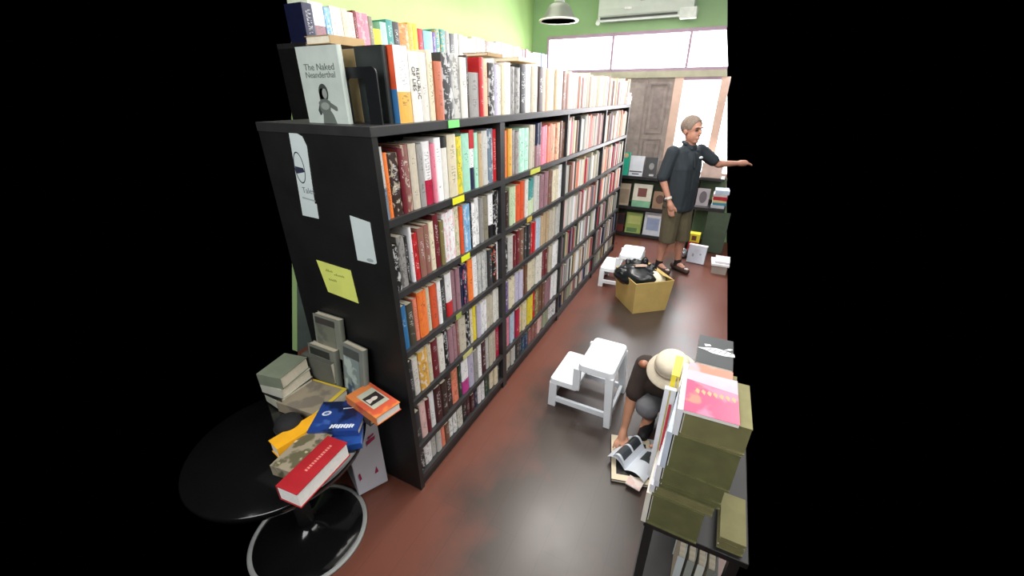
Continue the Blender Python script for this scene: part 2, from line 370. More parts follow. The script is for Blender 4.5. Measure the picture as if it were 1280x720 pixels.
# ------------------------------------------------------------------ books on the main bookcase
BAY_ONE={
 1:(-0.000,[(26,'pale grey',0.92,'slate blue',0.45),(27,'orange',0.84),(57,'dark brown',0.82,'cream',-1),(27,'maroon',0.86),(43,'rose brown',0.9,'cream',-1),(50,'beige',0.9),(38,'grey',0.88),(58,'white',0.9,'crimson',0.4),(23,'pink',0.86),(47,'white',0.93),(49,'black',0.93,'ivory',0.83),(71,'cream',0.95),(54,'yellow',0.9,'green',-1),(71,'mint',0.93),(44,'white',0.97,'navy',0.38),(40,'mint',0.92),(40,'tan',0.9),(58,'pale grey',0.93),(61,'slate blue',0.95,'white',-1),(45,'red',0.93)]),
 2:(-0.002,[(42,'black',0.75,'white',-1),(46,'grey',0.85,'black',-1),(27,'black',0.8,'grey',-1),(18,'white',0.93),(39,'red',0.8,'black',-1),(83,'rose brown',0.92,'olive',-1),(41,'cream',0.87),(43,'maroon',0.96),(31,'olive',0.82),(103,'white',0.97,'pink',-1),(39,'cream',0.95,'green',-1),(29,'red orange',0.93),(64,'sky blue',0.93,'white',-1),(19,'black',0.93),(89,'white',0.96,'grey',-1),(34,'grey',0.93),(61,'olive grey',0.92),(55,'white',0.93,'black',0.3),(57,'black',0.96,'white',-1)]),
 3:(0.009,[(46,'blue',0.85),(49,'dark olive',0.82),(29,'salmon',0.85),(64,'orange',0.92,'red orange',-1),(33,'cream',0.9),(51,'red orange',0.9),(29,'white',0.9),(47,'charcoal',0.88),(53,'white',0.93,'red',0.35),(76,'mauve',0.93),(31,'navy',0.9),(43,'navy',0.92,'pink',-2),(53,'orange',0.95),(51,'white',0.95),(123,'pale grey',0.95,'slate blue',-1),(41,'charcoal',0.9),(59,'black',0.93,'red orange',-2),(30,'white',0.95)]),
 4:(0.005,[(34,'charcoal',0.9),(47,'ivory',0.88),(67,'gold',0.92,'white',-1),(38,'cream',0.9),(53,'maroon',0.92),(55,'ivory',0.9),(39,'black',0.93,'white',-1),(82,'mauve',0.92),(27,'rose brown',0.92),(70,'beige',0.9),(42,'black',0.96,'white',-1),(35,'cream',0.93),(39,'yellow',0.96),(43,'lavender',0.9),(77,'white',0.88,'lavender',-1),(82,'beige',0.9),(79,'ivory',0.95)]),
 5:(0.007,[(48,'charcoal',0.8),(50,'pale pink',0.88),(29,'maroon',0.85),(46,'white',0.9),(55,'dark maroon',0.92),(109,'dark brown',0.95),(62,'salmon',0.92,'olive',-1),(33,'dark green',0.9),(71,'white',0.92,'magenta',0.4),(59,'lavender',0.92),(50,'grey',0.9),(44,'white',0.93),(53,'dark maroon',0.92),(41,'pale grey',0.9),(96,'beige',0.93),(56,'crimson',0.95)]),
 6:(0.012,[(50,'black',0.9,'white',-1),(59,'white',0.88,'grey',-1),(84,'pale grey',0.9),(34,'salmon',0.88),(43,'brown',0.85),(82,'white',0.92,'green',-1),(56,'ivory',0.9,'green',-1),(50,'black',0.9),(93,'dark maroon',0.88),(42,'navy',0.85),(80,'white',0.92,'lavender',-1),(81,'dark green',0.88),(104,'cream',0.9),(41,'charcoal',0.86)]),
}
BAY_TWO={
 1:(1.027,[(65,'orange',0.88),(52,'gold',0.9),(97,'grey',0.86,'rose brown',-1),(145,'mint',0.88,'white',-1),(100,'beige',0.93),(90,'navy',0.92,'mauve',0.5),(110,'pink',0.86),(89,'salmon',0.88),(127,'peach',0.86,'rose brown',-1),(111,'brown',0.9)]),
 2:(1.022,[(97,'dark brown',0.82),(101,'pale green',0.9),(131,'red orange',0.93),(52,'ivory',0.93),(105,'teal',0.9,'pale green',0.45),(111,'pale grey',0.92),(149,'mauve',0.92),(100,'brown',0.92,'rose brown',-1),(138,'cream',0.93),(78,'white',0.95)]),
 3:(1.018,[(68,'black',0.82,'white',-1),(80,'pale grey',0.9),(106,'maroon',0.92),(78,'brown',0.9),(122,'charcoal',0.92),(106,'red',0.93),(109,'pale blue',0.93),(167,'tan',0.95),(164,'beige',0.93),(117,'pale grey',0.96)]),
 4:(1.014,[(70,'purple',0.92,'white',-1),(117,'cream',0.92),(133,'lavender',0.93),(93,'brown',0.93),(157,'cream',0.95),(130,'ivory',0.97),(152,'maroon',0.92),(98,'beige',0.93),(157,'white',0.93)]),
 5:(1.010,[(38,'dark green',0.9),(62,'pink',0.93),(97,'pale blue',0.96),(75,'crimson',0.92),(162,'cream',0.93,'yellow',-1),(116,'yellow',0.96),(49,'red',0.93),(84,'olive',0.96,'cream',-1),(133,'brown',0.97),(161,'mauve',0.93),(163,'white',0.95)]),
 6:(1.007,[(118,'beige',0.9),(99,'pale grey',0.9),(120,'charcoal',0.9),(128,'dark blue',0.9,'teal',-1),(207,'rose brown',0.9),(134,'pale pink',0.92),(160,'sage',0.9),(194,'white',0.92,'dark blue',-1)]),
}
TOP_ROW={
 1:(0.220,[(75,'white',1.0,'gold',0.42),(114,'ivory',0.97),(36,'cream',0.97),(49,'terracotta',0.83),(70,'charcoal',0.96,'white',-1),(68,'pale grey',0.97,'black',-1),(52,'ivory',0.93),(18,'dark brown',1.02),(85,'grey',0.72),(35,'red',0.97),(48,'peach',0.96),(59,'charcoal',0.9,'white',-1),(44,'lavender',0.88),(36,'ivory',0.86),(46,'cream',0.9),(58,'white',0.95),(109,'grey',0.93,'black',-1),(84,'black',0.95),(76,'ivory',0.96),(83,'beige',0.94),(85,'dark brown',0.95),(118,'peach',0.94),(80,'cream',0.95),(76,'tan',0.95),(80,'pale pink',0.94),(83,'brown',0.94)]),
}
WALL_ROW={
 1:(1.033,[(67,'navy',0.9),(83,'white',1.0,'mauve',0.45),(40,'sky blue',0.9,'white',-1),(48,'ivory',0.95),(42,'white',0.95,'orange',-1),(43,'cream',0.95),(51,'pale pink',0.9),(26,'maroon',1.0),(97,'pink',0.95,'pale pink',-1),(36,'olive grey',0.9),(70,'yellow',0.6),(60,'mint',0.82),(62,'teal',0.92),(64,'charcoal',0.9),(105,'orange',0.9,'peach',-1),(54,'gold',1.0),(51,'yellow',1.05),(62,'red',0.85),(114,'sky blue',0.82),(45,'purple',0.82),(129,'teal',1.0,'gold',-1),(61,'grey',0.95),(75,'charcoal',0.9),(131,'pale grey',0.95,'pale pink',-1),(153,'pale pink',0.88),(225,'cream',1.0),(112,'brown',0.9,'white',-1),(117,'ivory',0.9),(213,'lavender',0.95),(332,'peach',1.0,'gold',-1),(148,'crimson',0.93),(133,'grey',0.9),(235,'mauve',0.85),(280,'slate blue',0.92)]),
}

M_RED = mat('red_spine', PAL['red'], .45)
def expand(row, wide):
    out = []
    for q in row:
        t, c, h, a, s = q if len(q) == 5 else q+(None,0)
        n = 1 if t <= wide[0] else max(2, round(t/wide[1]))
        for k in range(n): out.append((t/n/1000, c, h*(1 if n == 1 else random.uniform(.93, 1.02)), a, s))
    return out
def describe(c, a, s):
    if not a: return c+' book'
    if s > .9: return c+' book with '+a+' top'
    if s > 0: return c+' book with '+a+' lower part'
    return c+' book patterned in '+a
SHELFNAME = {1:'topmost shelf',2:'second shelf down',3:'third shelf down',4:'fourth shelf down',5:'fifth shelf down',6:'bottom shelf'}
def fill(row, ystart, yend, z, space, d0, name, group, wide, x0=-.012):
    y = ystart; L = expand(row, wide); tot = sum(q[0] for q in L); sc = (yend-ystart)/tot
    for i, (t, c, h, a, s) in enumerate(L):
        t *= sc
        lab = name(i, describe(c, a, s))
        bk_ = shelf_book(t-.0012, d0*random.uniform(.9,1.1), min(space-.008, space*h), c, a, s, lab, group, (x0-random.uniform(0,.012), y+.0006, z))
        if a == 'navy' and s == .38:
            hh = min(space-.008, space*h); MB().box((-.05,-.0003,hh*.7),(.0006,t-.0009,hh+.0006)).build('spine_band', M_RED, bk_)['label'] = 'red top of the spine'
        y += t
for r in range(1,7):
    z = LV[6-r]; space = ((LV+[1.785])[7-r]-.03 if r > 1 else 1.785)-z-.012
    fill(BAY_ONE[r][1], .034, .934, z, space, .16, lambda i, de: f"{de}, {ORD[i+1]} from end panel, {SHELFNAME[r]}, end bay", f'books, {SHELFNAME[r]}, end bay', (75,48))
    fill(BAY_TWO[r][1], .996, 2.010, z, space, .16, lambda i, de: f"{de}, {ORD[i+1]} past thick post, {SHELFNAME[r]}, second bay", f'books, {SHELFNAME[r]}, second bay', (82,63))
fill(TOP_ROW[1][1], .19, 2.03, TOPZ, .268, .17, lambda i, de: f"{de}, {ORD[i+1]} from the bookend, on bookcase top", 'books standing on the bookcase top', (90,60), x0=-.02)

# far bays: several hundred spines, one mass
def mass_material():
    m, nt, b, L = nodes('many_spines')
    a = nt.nodes.new('ShaderNodeAttribute'); a.attribute_name = 'spine'
    L.new(a.outputs['Color'], b.inputs['Base Color']); b.inputs['Roughness'].default_value = .6
    return m
mb = MB(); cols = []
def mass_row(y0, y1, z, space, pal, tmin, tmax, d=.15):
    y = y0
    while y < y1-.012:
        t = min(random.uniform(tmin, tmax), y1-y)
        c = lin(PAL[random.choice(pal)]); n0 = len(mb.bm.faces)
        book_bm(t-.0015, d*random.uniform(.9,1.1), space*random.uniform(.8,.97), mb, Matrix.Translation((-.012-random.uniform(0,.012), y, z)))
        mb.bm.faces.ensure_lookup_table()
        j = random.uniform(.85,1.1)
        for f in mb.bm.faces[n0:]: cols.append((min(1,c[0]*j),min(1,c[1]*j),min(1,c[2]*j)) if f.material_index == 0 else lin((214,200,176)))
        y += t
PALE = ['peach','cream','ivory','beige','tan','pale pink','pale pink','peach','salmon','brown','rose brown','white','pale grey']
MIXED = ['beige','grey','pale grey','ivory','white','charcoal','mauve','rose brown','brown','slate blue','cream','sage','navy','crimson','tan','pale pink','dark green','black']
for (y0, y1) in ((2.046,3.114),(3.146,4.133)):
    for r in range(1,7):
        z = LV[6-r]; space = ((LV+[1.785])[7-r]-.03 if r > 1 else 1.785)-z-.012
        mass_row(y0, y1, z, space, PALE+['mauve','charcoal','pink'] if r == 1 else (PALE+MIXED if r < 4 else MIXED), .025, .058)
mass_row(2.04, 4.13, TOPZ, .268, PALE, .022, .055)
cap_cols = cols
o = mb.build('books', [mass_material(), mass_material()], recalc=False)
ca = o.data.color_attributes.new('spine', 'FLOAT_COLOR', 'CORNER')
for p in o.data.polygons:
    for li in p.loop_indices: ca.data[li].color = cols[p.index]+(1,)
tag(o, 'crowded rows of pale books filling the two bays toward the window', 'books', kind='stuff')

# books laid flat on the standing rows, and the stack at the window end
def flat_book(name, loc, rz, lx, ly, t, rgb, label, group=None, pages=(224,216,196), cat='book', rx=0, ry=0):
    """closed book lying flat, spine along its -y side; cover and page block are parts"""
    o = thing(name, label, cat, loc, rz, group); o.rotation_euler = (rx, ry, rz)
    m = rgb if not isinstance(rgb, tuple) else mat('cover_cloth', rgb, .45, vary=.1, scale=14)
    c = .0025
    cv = MB(); cv.box((-lx/2,-ly/2,0),(lx/2,ly/2,c)); cv.box((-lx/2,-ly/2,t-c),(lx/2,ly/2,t)); cv.box((-lx/2,-ly/2,c),(lx/2,-ly/2+c,t-c))
    cv.build('cover', m, o)
    MB().box((-lx/2+.004,-ly/2+c,c),(lx/2-.004,ly/2-.004,t-c)).build('page_block', mat('pages', pages, .9, vary=.06, scale=80), o)
    return o
flat_book('book', (-.325,.21,2.088), PI/2, .17, .13, .028, (168,140,96), 'tan book lying flat above the white photo-cover book', None)
flat_book('book', (-.12,.98,2.094), PI/2, .16, .15, .016, (150,118,66), 'tan-brown book lying flat across red and peach spines', None)
flat_book('book', (-.14,1.42,2.094), PI/2, .30, .17, .02, (216,190,150), 'thick pale tan book lying flat on the top row', None)
for k, (dx, rgb, lab) in enumerate(((0,(236,206,206),'pale pink book, lowest of the small stack at bookcase window end'),(.008,(240,226,222),'white book, middle of the small stack at bookcase window end'),(-.004,(230,190,196),'pink book, topmost of the small stack at bookcase window end'))):
    flat_book('book', (-.07+dx,4.075,TOPZ+.0005+k*.04), 0, .15, .18, .036, rgb, lab, 'small stack at the window end of the bookcase', (240,228,224))

# ------------------------------------------------------------------ books turned face-on at the end, bookend
M_INK = mat('black_ink', (28,28,30), .6); M_GREYINK = mat('grey_ink', (96,104,98), .6)
def face_book(name, loc, wd, h, t, rgb, label, rz=0, pages=(210,206,190), rx=0):
    o = thing(name, label, 'book', loc, rz); o.rotation_euler = (rx, 0, rz)
    book_bm(t, wd, h, None, Matrix.Translation((wd,0,0))).build('cover', [mat('face_cover', rgb, .4, vary=.08, scale=12), PAGES], o)
    return o
a = face_book('book', (-.375,.062,TOPZ+.0005), .215, .255, .022, (186,196,188), 'white paperback facing out, black and white figure photo on its cover')
FM = frame((.107,-.0006,.0), (1,0,0), (0,0,1))
text('title', 'The Naked', .03, M_GREYINK, a, FM @ Matrix.Translation((0,.188,0)), sx=1.15)
text('title', 'Neanderthal', .028, M_GREYINK, a, FM @ Matrix.Translation((.0,.163,0)), sx=1.1)
def ell(cx, cy, rx, ry, rot=0, n=20): return [(cx+rx*math.cos(t)*math.cos(rot)-ry*math.sin(t)*math.sin(rot), cy+rx*math.cos(t)*math.sin(rot)+ry*math.sin(t)*math.cos(rot)) for t in [2*PI*k/n for k in range(n)]]
b = MB()
for e in (ell(.0,.105,.024,.03),ell(-.008,.09,.016,.03)): b.prism(e, 0, .0004, 1, FM)
b.prism([(-.026,.0),(.045,.0),(.034,.03),(.022,.045),(.028,.075),(.01,.085),(-.018,.083),(-.034,.072),(-.03,.045),(-.02,.03)], 0, .0006, 0, FM)
b.prism([(.024,.074),(.058,.058),(.06,.045),(.05,.044),(.02,.058)], 0, .0005, 0, FM); b.prism([(-.03,.07),(-.043,.045),(-.036,.028),(-.027,.032),(-.024,.06)], 0, .0005, 1, FM)
b.prism(ell(.006,.102,.012,.017), 0, .0008, 2, FM); b.prism(ell(-.002,.06,.022,.013), 0, .0009, 2, FM)
b.build('cover_picture', [M_GREYINK, mat('dark_print', (58,62,60), .6), mat('mid_print', (140,146,140), .6)], a)
face_book('book', (-.306,.165,TOPZ+.0005), .118, .25, .02, (150,128,88), 'tan cover book facing out behind the black bookend')
k = face_book('book', (-.185,.160,TOPZ+.0005), .135, .258, .024, (38,44,44), 'dark cover book facing out beside the black bookend')
FK = frame((.066,-.0006,0), (1,0,0), (0,0,1))
MB().prism([(-.03,.0),(.03,.0),(.036,.05),(.02,.08),(-.02,.1),(-.035,.06)],0,.0005,0,FK).prism([(-.02,.07),(.02,.05),(.034,.09),(.015,.14),(-.018,.13)],0,.0007,1,FK).build('cover_picture', [mat('teal_print', (52,92,96), .5), mat('near_black_print', (20,22,22), .5)], k)
be = thing('bookend', 'black metal bookend with open arch standing on bookcase corner', 'bookend', (-.10,.10,TOPZ+.0005))
def arch(x0, x1, h, r, n=8):
    return [(x0,0)]+[(x0+r-r*math.cos(PI/2*q/n), h-r+r*math.sin(PI/2*q/n)) for q in range(n+1)]+[(x1-r+r*math.sin(PI/2*q/n), h-r+r*math.cos(PI/2*q/n)) for q in range(n+1)]+[(x1,0)]
o1 = arch(-.105,.07,.187,.022); i1 = arch(-.072,.012,.152,.014)
b = MB(); FB = frame((0,0,0), (1,0,0), (0,0,1))
va = [[b.bm.verts.new(FB @ Vector((p[0],p[1],zz))) for p in pts] for pts in (o1, i1) for zz in (0,.006)]
n = len(o1)
for q in range(n-1):
    for A, B in ((0,2),(3,1),(1,0),(2,3)): b.bm.faces.new((va[A][q],va[A][q+1],va[B][q+1],va[B][q]))
for q in (0,n-1): b.bm.faces.new((va[0][q],va[1][q],va[3][q],va[2][q]))
b.build('upright', mat('black_metal', (22,23,26), .35), be)
MB().box((-.105,0,0),(.07,.055,.0012)).build('foot', mat('black_metal_foot', (22,23,26), .35), be)

first = next(o for o in C.objects if o.get('label','').endswith('first from the bookend, on bookcase top'))
hh = first.dimensions.z
MB().box((-.12,-.0012,hh*.45),(-.004,-.0001,hh)).build('cover_upper', mat('orange_red_print', (226,92,56), .4), first)
MB().box((-.12,-.0012,0),(-.004,-.0001,hh*.45)).build('cover_lower', mat('blue_print', (70,132,188), .4), first)
second = next(o for o in C.objects if 'second from the bookend' in o.get('label',''))
second['label'] = 'ivory book with bold black title down the spine, second from the bookend, on bookcase top'
if True:
    t_ = second.dimensions.y; SM = frame((.0006,t_/2,second.dimensions.z*.60), (0,0,-1), (0,1,0))
    second['ink'] = .6
    text('title', 'REPUBLIC', .026, M_INK, second, SM @ Matrix.Translation((.01,.013,0))); text('title', 'OF LIES', .026, M_INK, second, SM @ Matrix.Translation((-.006,-.012,0)))
# ------------------------------------------------------------------ bookcase against the green wall, its top row of bright books
WX = -1.45
wb = thing('bookcase', 'dark bookcase along the green wall behind the long black one', 'bookcase', (0,0,0))
MB().box((-1.738,1.0,0),(WX,1.03,2.195)).build('side_panel', M_BLACK, wb); MB().box((-1.738,5.16,0),(WX,5.19,2.195)).build('side_panel', M_BLACK, wb)
MB().box((-1.738,1.0,2.195),(WX,5.19,2.225)).build('top', M_BLACK2, wb)
MB().box((-1.738,1.03,0),(-1.725,5.16,2.195)).build('back_panel', M_BLACK, wb)
for z in (.08,.45,.8,1.15,1.5,1.85): MB().box((-1.725,1.03,z-.025),(WX,5.16,z)).build('shelf', M_BLACK2, wb)
fill(WALL_ROW[1][1], 1.035, 5.13, 2.2255, .245, .17, lambda i, de: f"{de}, {ORD[i+1]} along green wall row, from entrance end", 'bright books on the wall bookcase top', (125,88), x0=WX-.012)
lean = face_book('book', (-1.60,1.04,2.2255), .14, .27, .02, (206,216,196), 'pale green-white book standing at entrance end of the green wall row', rz=.35)

# ------------------------------------------------------------------ papers taped to the end panel
M_PAPER = mat('pale_paper', (196,208,206), .8, vary=.04); M_YNOTE = mat('yellow_paper', (214,222,112), .8, vary=.06)
PF = Matrix(((1,0,0,0),(0,0,-1,-.001),(0,1,0,0),(0,0,0,1)))
p = thing('poster', 'white poster with round dark drawing on the black end panel', 'poster', (0,0,0))
MB().prism([(-.455,1.455),(-.357,1.452),(-.352,1.515),(-.362,1.516),(-.338,1.74),(-.352,1.775),(-.392,1.79),(-.425,1.79)], 0, .0012, 0, PF).build('sheet', M_PAPER, p)
P2 = PF @ Matrix.Translation((0,0,.0014))
b = MB()
n = 28; E0 = ell(-.408,1.655,.030,.062,0,n); E1 = ell(-.408,1.655,.026,.057,0,n)
for q in range(n):
    j = (q+1) % n; b.bm.faces.new([b.bm.verts.new(P2 @ Vector((x,y,0))) for x,y in (E0[q],E0[j],E1[j],E1[q])])
b.prism([(-.434,1.63),(-.382,1.64),(-.386,1.655),(-.432,1.66)], 0, .0004, 0, P2)
b.build('drawing', mat('navy_ink', (44,46,66), .6), p)
text('lettering', 'Tales', .034, mat('grey_print', (110,116,124), .6), p, P2 @ Matrix.Translation((-.385,1.565,0)))
MB().prism([(-.43,1.537),(-.355,1.530),(-.355,1.524),(-.43,1.531)], 0, .0004, 0, P2).build('fine_print', mat('light_grey_print', (150,156,160), .6), p)
pa = thing('paper_sheet', 'small plain white sheet taped beside the front edge of end panel', 'paper', (0,0,0))
MB().prism([(-.172,1.490),(-.068,1.475),(-.066,1.305),(-.078,1.299),(-.172,1.300)], 0, .0012, 0, PF).build('sheet', M_PAPER, pa)
MB().prism(ell(-.10,1.312,.018,.008), .0012, .0016, 0, PF).build('smudge', mat('grey_smudge', (150,160,160), .8), pa)
yn = thing('note', 'yellow paper note taped to the black end panel', 'note', (0,0,0))
MB().prism([(-.433,1.255),(-.226,1.243),(-.214,1.087),(-.40,1.103)], 0, .0012, 0, PF).build('sheet', M_YNOTE, yn)
b = MB()
for x0, x1, z in ((-.385,-.34,1.218),(-.335,-.27,1.206),(-.375,-.325,1.175)):
    for q in range(6): b.prism([(x0+(x1-x0)*q/6,z+random.uniform(-.004,.006)),(x0+(x1-x0)*(q+.75)/6,z+random.uniform(-.004,.004)),(x0+(x1-x0)*(q+.75)/6,z-.008),(x0+(x1-x0)*q/6,z-.008)], .0012, .0015, 0, PF)
b.build('writing', mat('olive_pencil', (150,158,70), .8), yn)

# ------------------------------------------------------------------ round pedestal table with books
TZ = .60
M_GLOSS = mat('glossy_black', (14,14,15), .12, vary=.1); M_CHROME = mat('dull_chrome', (150,150,150), .25, .9)
tb = thing('pedestal_table', 'black round pedestal table piled with books beside the end panel', 'table', (-.335,-.43,0))
MB().lathe([(.02,TZ-.05),(.31,TZ-.05),(.338,TZ-.035),(.345,TZ-.008),(.34,TZ),(.02,TZ)], 64).build('table_top', M_GLOSS, tb)
MB().lathe([(.035,.05),(.035,TZ-.05)], 24).build('pole', M_CHROME, tb)
MB().lathe([(.245,0),(.25,.006),(.242,.014),(.19,.03),(.1,.05),(.05,.075),(.036,.09)], 64).build('base', M_GLOSS, tb)
MB().lathe([(.248,.0),(.263,.0),(.264,.012),(.252,.016),(.246,.012)], 64).build('base_rim', mat('pale_grey_rim', (150,152,150), .35), tb)
# carrier bag under the table
A = Vector((-.262,-.185)); Bq = Vector((-.19,-.045)); dn = Vector((-.17,.082))
pts = [A, Bq, Bq+dn, A+dn]
wbag = thing('paper_bag', 'white paper carrier bag with red marks standing under round table', 'bag', (0,0,0))
MB().frustum([(q.x,q.y) for q in pts], [(q.x+.02*s, q.y+.02*t) for q, s, t in zip(pts, (-.2,-.2,.1,.1), (0,.1,0,0))], .017, .44).build('bag_body', mat('white_bag_paper', (214,216,226), .6, vary=.05, scale=6, bump=.1), wbag, bevel=.004)
WF = frame((A.x,A.y,.017), (Bq.x-A.x,Bq.y-A.y,0), (0,0,1))
M_MAG = mat('magenta_red_print', (176,50,96), .6); WM = WF @ Matrix.Translation((0,0,.0012))
for pl in ([(.10,.10),(.118,.105),(.112,.145)],[(.02,.10),(.032,.11),(.028,.15),(.02,.145)],[(.09,.31),(.13,.33),(.135,.35),(.09,.335)],[(.1,.345),(.13,.36),(.13,.37),(.1,.358)]): MB().prism(pl, 0, .002, 0, WM).build('printed_mark', M_MAG, wbag)

def cover_mat(name, base, patches):
    """printed cover: soft-edged noise patches of a second and third colour"""
    m, nt, b, L = nodes(name); N = nt.nodes.new
    tc = N('ShaderNodeTexCoord'); prev = None
    for k, (rgb, sc, th) in enumerate(patches):
        n = N('ShaderNodeTexNoise'); n.inputs['Scale'].default_value = sc; n.inputs['Detail'].default_value = 3; n.noise_dimensions = '4D'; n.inputs['W'].default_value = k*3.7
        L.new(tc.outputs['Object'], n.inputs['Vector'])
        r = N('ShaderNodeMapRange'); r.inputs['From Min'].default_value = th; r.inputs['From Max'].default_value = th+.06; L.new(n.outputs['Fac'], r.inputs['Value'])
        mx = N('ShaderNodeMix'); mx.data_type = 'RGBA'; L.new(r.outputs[0], mx.inputs['Factor'])
        if prev is None: mx.inputs['A'].default_value = lin(base)+(1,)
        else: L.new(prev, mx.inputs['A'])
        mx.inputs['B'].default_value = lin(rgb)+(1,); prev = mx.outputs['Result']
    L.new(prev, b.inputs['Base Color']); b.inputs['Roughness'].default_value = .3
    return m
# books lying on the table
flat_book('book', (-.395,-.205,TZ+.0005), .1, .24, .19, .055, cover_mat('greybrown_cover', (146,136,116), [((120,112,100),9,.55)]), 'large grey-brown book with yellow border lying at back of round table')
gb = bpy.data.objects[C.objects[-1].parent.name]
b = MB(); b.box((-.12,.085,.0551),(.12,.095,.0556)); b.box((.10,-.095,.0551),(.12,.085,.0556)); b.build('yellow_border', mat('yellow_edge', (206,178,58), .5), gb)
bb1 = flat_book('book', (-.125,-.275,TZ+.0005), .72, .16, .20, .03, (30,70,140), 'plain blue book underneath the blue illustrated one at table rim')
bb2 = flat_book('book', (-.17,-.245,TZ+.031), .5, .21, .18, .03, cover_mat('blue_cover', (34,62,128), [((20,32,66),8,.56),((58,92,160),14,.62)]), 'blue illustrated book with white emblem and lettering on round table')
b = MB(); BM_ = Matrix.Translation((0,0,.0301))
for q in range(9): b.prism([(-.02+.011*q,-.075+.004*(q%3)),(-.012+.011*q,-.075),(-.008+.011*q,-.055+.004*(q%2)),(-.016+.011*q,-.052)], 0, .0005, 0, BM_)
M_PBP = mat('pale_blue_print', (206,214,226), .5); b.build('cover_title', M_PBP, bb2)
MB().prism(ell(-.062,.015,.02,.014,.3), 0, .0005, 0, BM_).build('emblem', M_PBP, bb2); MB().prism([(.0,.04),(.05,.046),(.05,.05),(.0,.045)], 0, .0005, 0, BM_).build('cover_subtitle', M_PBP, bb2); MB().prism(ell(-.062,.015,.011,.008,.3), .0005, .0009, 0, BM_).build('emblem_centre', mat('mid_blue_print', (90,110,170), .5), bb2)
# red hardback: spine up against the middle, pages to the rim
rb = flat_book('book', (-.052,-.475,TZ+.0005), PI/2+.1, .25, .10, .07, (156,28,36), 'thick red hardback with white pages lying at table rim', None, (232,230,226))
rb.rotation_euler = (0,0,-PI/2+.10)
b = MB()
for q in range(12): b.box((-.09+.011*q,-.006,.0701),(-.083+.011*q,.006,.0704))
b.build('cover_title', mat('pale_red_print', (206,120,112), .5), rb)
flat_book('book', (-.165,-.44,TZ+.0005), .15, .12, .20, .05, cover_mat('map_cover', (150,140,120), [((96,92,70),16,.5),((206,196,160),22,.58),((80,60,90),18,.62)]), 'paperback with mottled brown map-like cover on round table')
ys = flat_book('book', (-.262,-.385,TZ+.0005), PI/2-.18, .20, .075, .06, (236,170,34), 'narrow yellow-orange book between map-covered book and black pouch')
pc = thing('pouch', 'round black pouch resting on round table beside yellow book', 'pouch', (-.335,-.375,TZ+.0005))
MB().lathe([(.01,0),(.045,0),(.055,.02),(.056,.05),(.048,.075),(.03,.088),(.005,.092)], 32).build('pouch_body', mat('black_cloth', (24,24,26), .8, bump=.2), pc)
MB().lathe([(.054,.044),(.0578,.047),(.054,.05)], 32).build('zip_seam', mat('grey_seam', (60,60,62), .5), pc)
# small orange book with portrait, overhanging the rim
ob = flat_book('book', (-.08,-.135,.66), -.19, .225, .125, .042, cover_mat('orange_cover', (208,122,64), [((190,84,58),7,.52)]), 'orange book with framed portrait on its cover, nearest the bookcase', None, (226,222,214))
OM = Matrix.Translation((0,0,.0421))
MB().box((-.07,-.036,.0421),(.06,.046,.0425)).build('cover_panel', mat('grey_panel', (176,178,160), .5), ob)
MB().box((-.034,-.030,.0425),(.034,.040,.043)).build('portrait_ground', mat('dark_photo', (48,40,40), .4), ob)
MB().prism(ell(.002,.006,.012,.017),0,.0004,0,Matrix.Translation((0,0,.043))).prism([(-.015,-.026),(.02,-.026),(.012,-.008),(-.008,-.008)],0,.0004,0,Matrix.Translation((0,0,.043))).build('portrait_figure', mat('pale_photo', (206,196,186), .5), ob)
flat_book('book', (-.115,-.14,.632), -.15, .19, .12, .026, (52,52,56), 'dark book lying under the orange portrait book')
# grey books leaning on the end panel
def leaner(name, loc, wd, h, t, rgb, label, picrgb, darkrgb, rz, rx):
    o = face_book(name, loc, wd, h, t, rgb, label, rz, (120,124,112), rx)
    F = frame((wd*.45,-.0007,h*.5), (1,0,0), (0,0,1))
    MB().box((-wd*.38,-h*.45,0),(wd*.34,h*.28,.0006),0,F).build('cover_picture', picrgb, o)
    MB().box((-wd*.38,h*.28,.0003),(wd*.36,h*.44,.0009),0,F).build('title_band', mat('dark_band', darkrgb, .5), o)
    return o
g1 = cover_mat('grey_green_print', (112,114,100), [((96,98,88),14,.5)]); g2 = cover_mat('pale_blue_photo', (120,136,134), [((168,182,176),12,.5),((64,84,104),9,.56)])
leaner('book', (-.50,-.056,.78), .175, .205, .03, (120,124,112), 'grey-green book leaning topmost on end panel under the yellow note', g1, (66,62,58), 0, -.10)
leaner('book', (-.525,-.105,TZ+.001), .18, .235, .035, (110,114,104), 'grey-green book with dark title band standing at back of table', g1, (44,46,42), 0, -.10)
leaner('book', (-.322,-.088,TZ+.001), .15, .285, .03, (116,122,116), 'grey book with pale blue photo leaning against end panel', g2, (70,74,72), -.10, -.13)
flat_book('book', (-.455,-.078,TZ+.06), 0, .20, .06, .118, (90,92,84), 'thick grey book lying behind the leaning grey-green ones')
for k, (rgb, t, lab) in enumerate((((180,180,164),.05,'pale grey book, lowest in the stack at table back edge'),((40,40,40),.02,'thin black book in the stack at table back edge'),((190,190,176),.05,'cream book above thin black one at table back edge'),((120,128,110),.06,'grey-green book, topmost in the stack at table back edge'))):
    z = TZ+.001+sum((.05,.02,.05)[:k])+k*.0006
    flat_book('book', (-.545,-.215,z), .10*k-.1, .13, .17, t, rgb, lab, 'stack at the table back edge')

